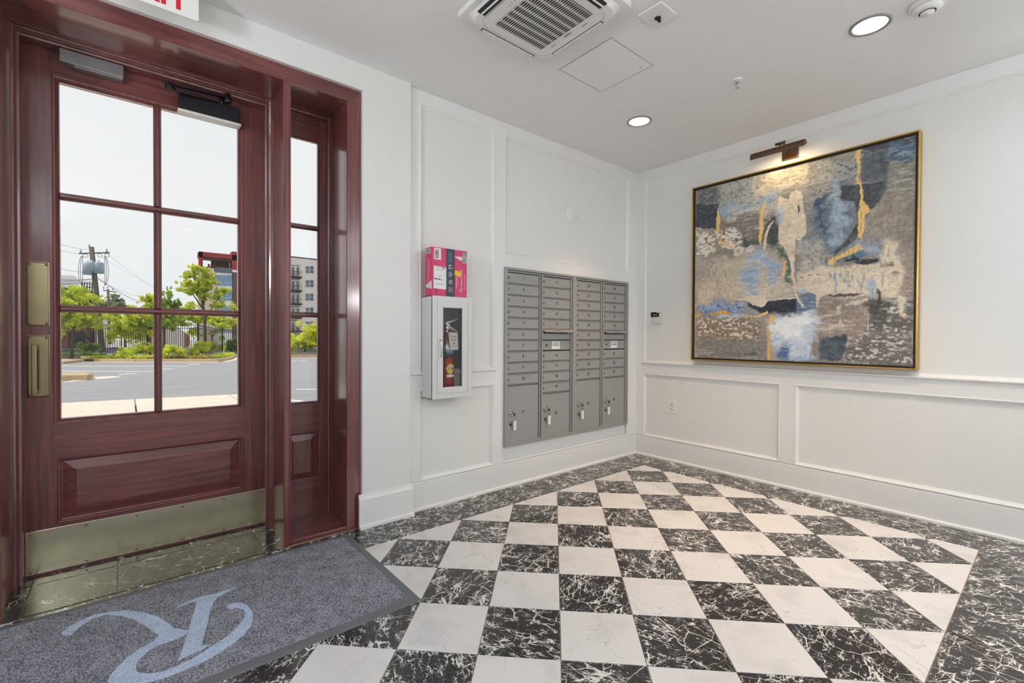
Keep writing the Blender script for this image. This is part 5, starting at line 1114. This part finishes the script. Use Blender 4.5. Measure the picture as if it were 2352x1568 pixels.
tree((4.6, Y, -1.1), [(4.60, Y, 1.0), (4.60, Y, 2.7), (4.3, Y, 4.4), (3.9, Y, 5.9)], [[(4.60, Y, 2.4), (5.2, Y, 3.5), (5.7, Y, 4.4)], [(4.5, Y, 3.1), (3.7, Y, 4.5)], [(4.5, Y, 3.3), (4.7, Y, 5.2)]],
     [lump(445, 612, Y, .26, .3, .34), lump(450, 622, Y, .4, .4, .4), lump(431, 632, Y, .45, .5, .4), lump(440, 650, Y, .7, .7, .5), lump(470, 625, Y, .4, .5, .4), lump(478, 645, Y, .6, .7, .6), lump(455, 668, Y, .8, .8, .5), lump(490, 640, Y, .3, .4, .4), lump(498, 680, Y, .5, .6, .5), lump(510, 668, Y, .42, .5, .4), lump(470, 682, Y, .5, .6, .4), lump(500, 700, Y, .5, .6, .4)], 6200, .095, M['leaf'],
     'tall maple tree standing in front of the red topped building', 4, tr_=.12)
Y = 44.5
tree((5.4, Y, -1.25), [(5.4, Y, .5), (5.3, Y, 1.4)], [[(5.3, Y, 1.0), (6.2, Y, 1.9)]],
     [lump(420, 712, Y, .5, .6, .35), lump(440, 705, Y, .5, .6, .4), lump(450, 730, Y, 1.1, .8, .45), lump(480, 735, Y, 1.1, .8, .5), lump(505, 745, Y, .9, .8, .5), lump(425, 730, Y, .7, .7, .35), lump(530, 738, Y, .6, .7, .35), lump(535, 705, Y, .3, .5, .35), lump(445, 765, Y, .5, .5, .5)], 6500, .085, M['leaf'],
     'low spreading lime green tree behind the fence corner', 5)
Y = 57
tree((0, Y, -1.2), [(-.1, Y, .4), (-.1, Y, 1.2)], [], [lump(262, 725, Y, .9, .6, .7), lump(285, 735, Y, 1.2, .6, .7), lump(300, 765, Y, 1.7, .7, .9), lump(270, 760, Y, .9, .6, .7), lump(322, 765, Y, .9, .6, .8)], 4500, .10, M['leaf'], 'soft green tree behind the fence between the two utility poles', 6)
Y = 93
tree((-.6, Y, -1.2), [(-.6, Y, 2), (-.6, Y, 4)], [], [lump(262, 700, Y, 2.0, 2, 1.5), lump(250, 708, Y, 1.3, 2, 1.0), lump(280, 708, Y, 1.4, 2, .9)], 1800, .28, M['leafg'], 'distant grey green tree at the foot of the far utility pole', 7)
Y = 37
tree((10.4, Y, -.5), [(10.4, Y, .5), (10.4, Y, 1.2)], [], [lump(697, 765, Y, .9, .8, .85), lump(680, 785, Y, .75, .8, .75), lump(712, 768, Y, .7, .8, .8), lump(715, 790, Y, .7, .8, .6), lump(695, 790, Y, .9, .8, .5), lump(730, 775, Y, .8, .8, .8), lump(668, 795, Y, .6, .7, .5), lump(745, 780, Y, .8, .8, .8)], 7500, .075, M['leafy'],
     'rounded bright yellow green tree seen through the sidelight', 8)
def shrub(px, py, Y, rx, rz, m, label, seed, n=900, size=.055):
    p = at(px, py, Y); foliage('shrub', [(p.x, Y, p.z, rx, rx * .8, rz), (p.x - rx * .45, Y, p.z - rz * .2, rx * .6, rx * .6, rz * .8), (p.x + rx * .5, Y, p.z - rz * .15, rx * .6, rx * .6, rz * .8)], n, size, m, None, seed, org=(p.x, Y, p.z - rz))
    o = C.objects[-1]; props(o, label, 'shrub', 'shrubs along the iron fence')
shrub(206, 797, 33, .50, .30, M['leafd'], 'dark green shrub left of the pale cars, leftmost of the shrubs', 21)
shrub(286, 810, 30.6, .46, .32, M['leafy'], 'yellow green shrub standing beside the second one, by the curb', 22)
shrub(330, 800, 31.4, .42, .30, M['leafy'], 'bright yellow shrub just left of the upright door bar', 23)
shrub(399, 805, 29.0, .50, .30, M['leafy'], 'rounded yellow green shrub just right of the upright door bar', 24, 1200)
shrub(452, 800, 29.4, .50, .38, M['leaf'], 'taller yellow green shrub below the fence corner', 25, 1300)
shrub(493, 797, 42.0, .6, .55, M['leafy'], 'bright yellow bush seen through the fence', 26, 1400, .08)
shrub(537, 792, 42.4, .75, .75, M['leafd'], 'dark green bush at the right end of the fence', 27, 1400, .08)
def cover(pts, n, size, m, seed, name='ground_cover', label='low green ground cover behind the curb'):
    r_ = np.random.default_rng(seed); A_ = np.array(pts); out = []
    for _ in range(n):
        k = r_.integers(0, len(A_) - 1); t_ = r_.random(); c = A_[k] * (1 - t_) + A_[k + 1] * t_
        out.append((c[0] + r_.normal() * .12, c[1] + r_.random() * c_w, ZA + .14 + r_.random() * c_h, size, size, size))
    V = []
    o_ = foliage(name, out, n * 6, size * .9, m, None, seed, org=(float(A_[:, 0].mean()), float(A_[:, 1].mean()), 0)); props(o_, label, 'plants', kind='stuff')
c_w, c_h = .9, .10
cover([(-1.2, 31.2), (.2, 30.0), (1.0, 29.5)], 700, .06, M['leaf'], 31, label='bright green ground cover behind the long curb, left part')
cover([(1.0, 29.5), (2.2, 28.8), (3.2, 28.4)], 450, .05, M['leafo'], 32, label='tawny ornamental grass behind the long curb, middle part')
cover([(3.6, 28.6), (4.3, 30.3), (4.9, 33.0)], 500, .06, M['leaf'], 33, label='green ground cover near the bend of the curb')
cover([(-6, 37.5), (-2.8, 35.5), (-1.2, 34.6)], 800, .07, M['leafd'], 34, label='dark green ground cover at the foot of the left tree')

# iron fence: posts and rails are parts, the thin pickets one part per run
fe = empty('iron_fence', (1.5, 35, -.1), 'black iron picket fence beyond the parking lot', 'fence')
runs = [((-3.6, 39.2), (-1.47, 36.5), 1.72, 1.77, -.1, .0), ((-1.47, 36.5), (.95, 34.8), 1.77, 1.80, .0, .05), ((.95, 34.8), (3.27, 33.0), 1.80, 1.81, .05, .08),
        ((3.27, 33.0), (5.6, 41.0), 1.81, 1.59, .08, -.25), ((5.6, 41.0), (8.2, 40.4), 1.59, 1.56, -.25, -.28), ((8.2, 40.4), (11.4, 39.2), 1.56, 1.52, -.28, -.30), ((11.4, 39.2), (13.6, 38.4), 1.52, 1.50, -.3, -.3)]
done = set()
for a, b, za, zb_, ga, gb in runs:
    for (x, y), z, g_ in ((a, za, ga), (b, zb_, gb)):
        if (x, y) in done: continue
        done.add((x, y)); q = MB(); q.box(x - .045, x + .045, y - .045, y + .045, g_ - .2, z + .06); q.box(x - .055, x + .055, y - .055, y + .055, z + .06, z + .08); q.build('post', M['iron'], fe)
    A3, B3 = Vector((*a, 0)), Vector((*b, 0)); L_ = (B3 - A3).length
    for dz0, top in ((-.02, True), (-.22, True), (.10, False)):
        q = MB(); q.tube([(a[0], a[1], (za if top else ga) + dz0), (b[0], b[1], (zb_ if top else gb) + dz0)], .022, 4, smooth=False); q.build('fence_rail', M['iron'], fe)
    q = MB(); n_ = int(L_ / (.125 if L_ < 6 else .21)); w_ = .013 if L_ < 6 else .008
    for i in range(1, n_):
        t_ = i / n_; p = A3.lerp(B3, t_); zt_ = za + (zb_ - za) * t_; zg = ga + (gb - ga) * t_; q.box(p.x - w_, p.x + w_, p.y - w_, p.y + w_, zg + .03, zt_)
    o = q.build('pickets', M['iron'], fe); o['kind'] = 'stuff'

# utility poles with crossarms, transformers and wires
up = empty('utility_pole', (-1.5, 50, -1.3), 'leaning wooden utility pole with crossarm and transformers, nearer pole', 'utility pole')
top = at(210, 567, 50); low = at(236, 812, 50)
MB().tube([low + (low - top) * .12, top], [.21, .16], 12).build('pole', M['pole'], up)
al, arr = at(181, 582, 50), at(252, 580, 50)
MB().tube([al, arr], .055, 6).build('crossarm', M['pole'], up)
for px, py in ((185.5, 578), (205, 566), (245, 576)):
    p = at(px, py, 50); MB().lathe([(.05, 0), (.07, .06), (.04, .12), (.06, .2), (.03, .28)], (p.x, 50, p.z - .1), 'z', 10).build('insulator', M['can'], up)
for px, py in ((196, 587), (229, 587), (246, 586)):
    p = at(px, py, 50); MB().tube([p + Vector((.14 * math.cos(t_), 0, .14 * math.sin(t_))) for t_ in np.linspace(0, 2 * PI, 12)], .022, 5, cap=False).build('cutout', M['can'], up)
for px, py, r_, h in ((201, 618, .30, .85), (226.5, 616, .33, .80), (211, 614, .26, .7)):
    p = at(px, py, 49.7); MB().lathe([(r_, 0), (r_, h), (r_ * .8, h + .08), (.08, h + .10), (.06, h + .25)], (p.x, 49.7, p.z - h / 2), 'z', 18).build('transformer', M['can'], up)
for sx_, px in ((-1, 190), (1, 240)):
    q = MB()
    for k in range(3):
        c0 = at(px, 622, 49.8); q.tube([c0 + Vector((sx_ * (.25 - .12 * k) * math.sin(t_) * 1.0, 0, 1.2 * math.cos(t_))) for t_ in np.linspace(.2, PI - .2, 12)], .016, 4)
    q.build('drop_loops', M['wire'], up)
u2 = empty('utility_pole', (-1.6, 80, -1.3), 'thin far utility pole with two short crossarms', 'utility pole')
MB().tube([at(253, 790, 80), at(248, 664, 80)], [.17, .13], 10).build('pole', M['pole'], u2)
MB().tube([at(236, 666, 80), at(268, 671, 80)], .07, 6).build('crossarm', M['pole'], u2); MB().tube([at(243, 682, 80), at(258, 683, 80)], .06, 6).build('crossarm', M['pole'], u2)
for px, py in ((238, 663), (247, 662), (259, 666)):
    p = at(px, py, 80); MB().lathe([(.06, 0), (.08, .1), (.04, .3)], (p.x, 80, p.z), 'z', 8).build('insulator', M['can'], u2)
def wire(pts, r_, label): MB().tube(pts, r_, 4).build('power_line', M['wire'], label=label, cat='wire', group='overhead wires')
def sag(a, b, s_, n=10): a, b = Vector(a), Vector(b); return [a.lerp(b, i / n) - Vector((0, 0, s_ * 4 * (i / n) * (1 - i / n))) for i in range(n + 1)]
wire(sag(at(100, 547, 47), at(203, 573, 50), .15), .010, 'uppermost thin wire running left from the leaning pole')
wire(sag(at(100, 562, 47), at(181, 582, 50), .1), .010, 'thin wire running left from the end of the crossarm')
wire(sag(at(100, 605, 47), at(190, 625, 50), .1), .012, 'thin wire running left at transformer height')
for (y0, y1), l_ in zip(((637, 640), (645, 640), (650, 643), (653, 646)), ('topmost', 'second', 'third', 'lowest')): wire(sag(at(90, y0, 46), at(216, y1, 50), .12), .016, l_ + ' of the four dark cables left of the leaning pole, below the transformers')
wire(sag(at(222, 636, 50), at(330, 695, 78), .3), .026, 'thick dark cable sloping down right from the leaning pole')
wire(sag(at(222, 640, 50), at(318, 680, 80), .2), .012, 'thin wire just above the thick sloping cable')
wire(sag(at(246, 583, 50), at(400, 680, 95), .5), .010, 'faint wire sloping right from the crossarm end')
wire(sag(at(232, 588, 50), at(385, 665, 95), .5), .008, 'faint wire sloping right from the middle of the crossarm')

# parked cars beyond the fence
def car(loc, yaw, m, label, s=.94):
    t_ = empty('car', loc, label, 'car', 'cars parked beyond the fence'); R_3 = Matrix.Translation(Vector(loc)) @ Matrix.Rotation(yaw, 4, 'Z')
    side = [(-2.25, .35), (-2.3, .62), (-2.2, .82), (-1.55, .92), (-1.0, 1.36), (.1, 1.46), (.95, 1.40), (1.55, 1.0), (2.2, .92), (2.28, .6), (2.22, .35)]
    q = MB(); n = len(side)
    def W_(x, z, y): k = .86 if z > 1.05 else 1.0; return R_3 @ Vector((x * s, y * k * .9, z * s))
    vs_ = [W_(x, z, y) for y in (-.93, -.98, .98, .93) for x, z in side]
    fs = [(i + r0 * n, (i + 1) % n + r0 * n, (i + 1) % n + (r0 + 1) * n, i + (r0 + 1) * n) for r0 in range(3) for i in range(n)] + [tuple(range(n)), tuple(range(3 * n, 4 * n))]
    q.add(vs_, fs, True); q.build('body', M[m], t_)
    win = [(-1.38, .97), (-.95, 1.30), (.1, 1.39), (.86, 1.33), (1.35, 1.0)]
    for sg in (-1, 1): MB().add([R_3 @ Vector((x * s, sg * (.80 if z > 1.1 else .90) * .99, z * s)) for x, z in win], [tuple(range(5))]).build('side_window', M['darkwin'], t_)
    MB().add([R_3 @ Vector(v_) for v_ in ((.98 * s, -.66, 1.385 * s), (.98 * s, .66, 1.385 * s), (1.52 * s, .78, 1.03 * s), (1.52 * s, -.78, 1.03 * s))], [(0, 1, 2, 3)]).build('windscreen', M['darkwin'], t_)
    for x in (-1.4, 1.4):
        for y in (-.86, .86):
            a, b = R_3 @ Vector((x * s, y - .1, .33)), R_3 @ Vector((x * s, y + .1, .33)); MB().tube([a, b], .33, 18).build('wheel', M['black'], t_)
    return t_
for px, py, Y, yaw, m, lab in ((158, 797, 47.5, 0, 'carteal', 'pale teal car at the left edge of the door glass'), (260, 789, 53, 0, 'carwhite', 'pale white car behind the fence, below the far utility pole'),
                               (359, 790, 53.5, .0, 'carsilver', 'light blue car largely hidden by the upright door bar'), (425, 792, 50, 1.45, 'carblue', 'dark blue car between the two yellow green shrubs'),
                               (693, 796, 46, .03, 'carwhite', 'white car seen low in the sidelight')):
    p = at(px, py, Y); car((p.x, Y, -1.25), yaw, m, lab)

# buildings
def bld(name, label, loc): return empty(name, loc, label, 'building')
Y = 110
rb = bld('office_building', 'red topped office building with blue windows and rooftop terrace', (15, Y, -1.3))
def P(px, py, Y): p = at(px, py, Y); return p.x, p.z
def pbox(name, m, px0, py0, px1, py1, Y, dpt, parent, off=0.0):
    xa, za = P(px0, py0, Y); zb_ = P(px0, py1, Y)[1]; xb = P(px1, py1, Y)[0]; return MB().box(min(xa, xb), max(xa, xb), Y - off, Y - off + dpt, min(za, zb_), max(za, zb_)).build(name, M[m], parent)
pbox('red_frame', 'redpanel', 457, 577, 590, 590, Y, 3, rb); pbox('red_frame', 'redpanel', 457, 577, 466, 613, Y, 1.2, rb); pbox('red_frame', 'redpanel', 533, 577, 590, 621, Y, 3, rb)
pbox('terrace_ceiling', 'brownbrick', 466, 589, 533, 592, Y, 3.5, rb); pbox('terrace_back', 'brownbrick', 490, 590, 533, 622, Y, .4, rb, off=-3.2); pbox('terrace_back', 'redpanel', 488, 604, 500, 622, Y, .4, rb, off=-2.6)
pbox('terrace_post', 'brownbrick', 481, 603, 485, 615, Y, .6, rb, off=-2.0); pbox('terrace_rail', 'darkwin', 493, 613, 533, 625, Y, .2, rb, off=.1)
for i in range(1, 8): pbox('panel_joint', 'brownbrick', 457 + i * 15, 579, 457.5 + i * 15, 589, Y, .05, rb, off=.05)
pbox('cream_wall', 'cream', 454, 613, 492, 800, Y, 2.5, rb, off=.5); pbox('parapet', 'ink', 453.5, 611.5, 493, 613.2, Y, 2.6, rb, off=.6)
pbox('white_band', 'whitepanel', 492, 625, 533.5, 800, Y, 10, rb)
for yt, yb in ((631, 656), (667, 690), (703, 726), (739, 762)):
    for k in range(3):
        x0 = 494 + k * 13.4; pbox('window', 'bluewin', x0, yt, x0 + 12.6, yb - 7, Y, .1, rb, off=.05); pbox('window', 'bluewin', x0, yb - 6, x0 + 12.6, yb, Y, .1, rb, off=.05)
pbox('brick_wing', 'brownbrick', 534.5, 625, 590, 800, Y, 8, rb, off=.3); pbox('white_band', 'whitepanel', 533.5, 620, 590, 625, Y, 10, rb, off=.4)
Y = 100
ab = bld('apartment_building', 'pale apartment block with balconies seen through the sidelight', (28, Y, -1.3))
pbox('wall', 'stucco', 652, 588.5, 760, 800, Y, 12, ab); pbox('parapet', 'ink', 652, 586.5, 760, 588.7, Y, 12.2, ab, off=.1)
for py in (597, 645, 676, 707, 738): pbox('reveal_line', 'lightwall', 652, py, 760, py + .5, Y, .04, ab, off=.02)
for i, yt in enumerate((610, 642, 673, 705, 737)):
    pbox('window_frame', 'whitepanel', 701, yt, 720.5, yt + 18, Y, .2, ab, off=.10)
    for x0 in (702, 711.5): pbox('window', 'darkwin', x0, yt + 1, x0 + 8.3, yt + 9, Y, .1, ab, off=.14); pbox('window', 'darkwin', x0, yt + 9.8, x0 + 8.3, yt + 17, Y, .1, ab, off=.14)
    pbox('balcony_recess', 'cream', 650, yt - 7, 691, yt + 24, Y, .05, ab, off=.04)
    for x0 in (652, 660, 670, 681): pbox('balcony_door', 'darkwin', x0, yt + 3, x0 + 6, yt + 22, Y, .1, ab, off=.12); pbox('transom', 'darkwin', x0 - 1, yt - 2, x0 + 7, yt + .6, Y, .1, ab, off=.12)
    for x0 in (651, 659, 669, 680): pbox('door_frame', 'whitepanel', x0, yt - 3, x0 + 8, yt + 22, Y, .05, ab, off=.08)
    pbox('balcony_slab', 'ink', 653, yt + 21.5, 694, yt + 25.5, Y - 1.4, 1.4, ab)
    br_ = pbox('balcony_rail', 'iron', 653, yt + 11, 694, yt + 11.8, Y - 1.4, .06, ab)
    q = MB()
    for k in range(8, 34):
        a = P(640 + k * 1.62, yt + 11.5, Y - 1.4); b_ = P(640 + k * 1.62, yt + 22, Y - 1.4); q.box(a[0] - .012, a[0] + .012, Y - 1.41, Y - 1.38, b_[1], a[1])
    o = q.build('balusters', M['iron'], ab); o['kind'] = 'stuff'
Y = 62
bb = bld('brick_warehouse', 'old brick warehouse with dark roof edge and fire stairs at left', (-4, Y, -1.3))
pbox('brick_wall', 'oldbrick', 60, 668, 212, 815, Y, 10, bb)
xa, za = P(60, 648, Y); xb, zb_ = P(222, 672, Y); x2, z2 = P(222, 680, Y); x3, z3 = P(60, 656, Y)
MB().add([(xa, Y - .6, za), (xb, Y - .6, zb_), (x2, Y - .6, z2), (x3, Y - .6, z3), (xa, Y + 10, za), (xb, Y + 10, zb_), (x2, Y + 10, z2), (x3, Y + 10, z3)], [(0, 1, 2, 3), (4, 5, 6, 7), (0, 1, 5, 4), (3, 2, 6, 7), (1, 2, 6, 5)]).build('roof_edge', M['iron'], bb)
pbox('brick_wall', 'oldbrick', 185, 680, 216, 720, Y, 1, bb)
for x0 in (144, 157, 172): pbox('window', 'darkwin', x0, 765, x0 + 5, 776, Y, .1, bb, off=.06)
q = MB(); a, b_, c_ = [Vector((*[P(u, v, Y - 2)[0]], Y - 2, P(u, v, Y - 2)[1])) for u, v in ((187, 762), (213, 787), (187, 790))]
q.tube([a, b_], .10, 4); q.tube([a, c_], .07, 4); q.tube([c_, b_], .09, 4); q.tube([a + Vector((0, 0, .9)), b_ + Vector((0, 0, .9))], .04, 4)
for i in range(7): p = a.lerp(b_, i / 6); q.tube([p, p + Vector((0, 0, .9))], .03, 4)
q.box(a.x - .9, a.x + .3, Y - 2.6, Y - 1.2, a.z - 1.6, a.z); q.build('fire_stair', M['iron'], bb)
q = MB()
for u in (188, 194, 200, 206, 211.5): q.tube([Vector((P(u, 672, Y - 1)[0], Y - 1, P(u, 672, Y - 1)[1])), Vector((P(u, 648, Y - 1)[0], Y - 1, P(u, 648, Y - 1)[1]))], .045, 4)
for v in (650, 658, 665): q.tube([Vector((P(186, v, Y - 1)[0], Y - 1, P(186, v, Y - 1)[1])), Vector((P(213, v + 2, Y - 1)[0], Y - 1, P(213, v + 2, Y - 1)[1]))], .035, 4)
q.build('roof_railing', M['iron'], bb)
wb = bld('white_building', 'plain white building rising behind the warehouse roof', (-6.5, 90, -1.3))
pbox('wall', 'whitepanel', 40, 625, 174, 795, 90, 8, wb)
for v in (637, 645, 652, 659): pbox('panel_seam', 'can', 40, v, 174, v + .6, 90, .05, wb, off=.03)
sb_ = bld('pale_shed', 'low pale building with sloping roof behind the pole and fence', (-2, 84, -1.3))
q = MB(); pts = [P(208, 712, 84), P(235, 710, 84), P(250, 720, 84), P(252, 803, 84), P(208, 803, 84)]; q.prism(pts, TN(84), -3, 0); q.build('wall', M['lightwall'], sb_)
cb = bld('pale_wall_building', 'pale rendered wall with brick end behind the middle of the fence', (4, 60, -1.3))
q = MB(); q.prism([P(330, 745, 60), P(405, 748, 60), P(428, 765, 60), P(428, 815, 60), P(330, 815, 60)], TN(60), -6, 0); q.build('wall', M['lightwall'], cb)
q = MB(); q.prism([P(424, 764, 60), P(436, 770, 60), P(436, 815, 60), P(424, 815, 60)], TN(59.9), -6, 0); q.build('brick_end', M['oldbrick'], cb)
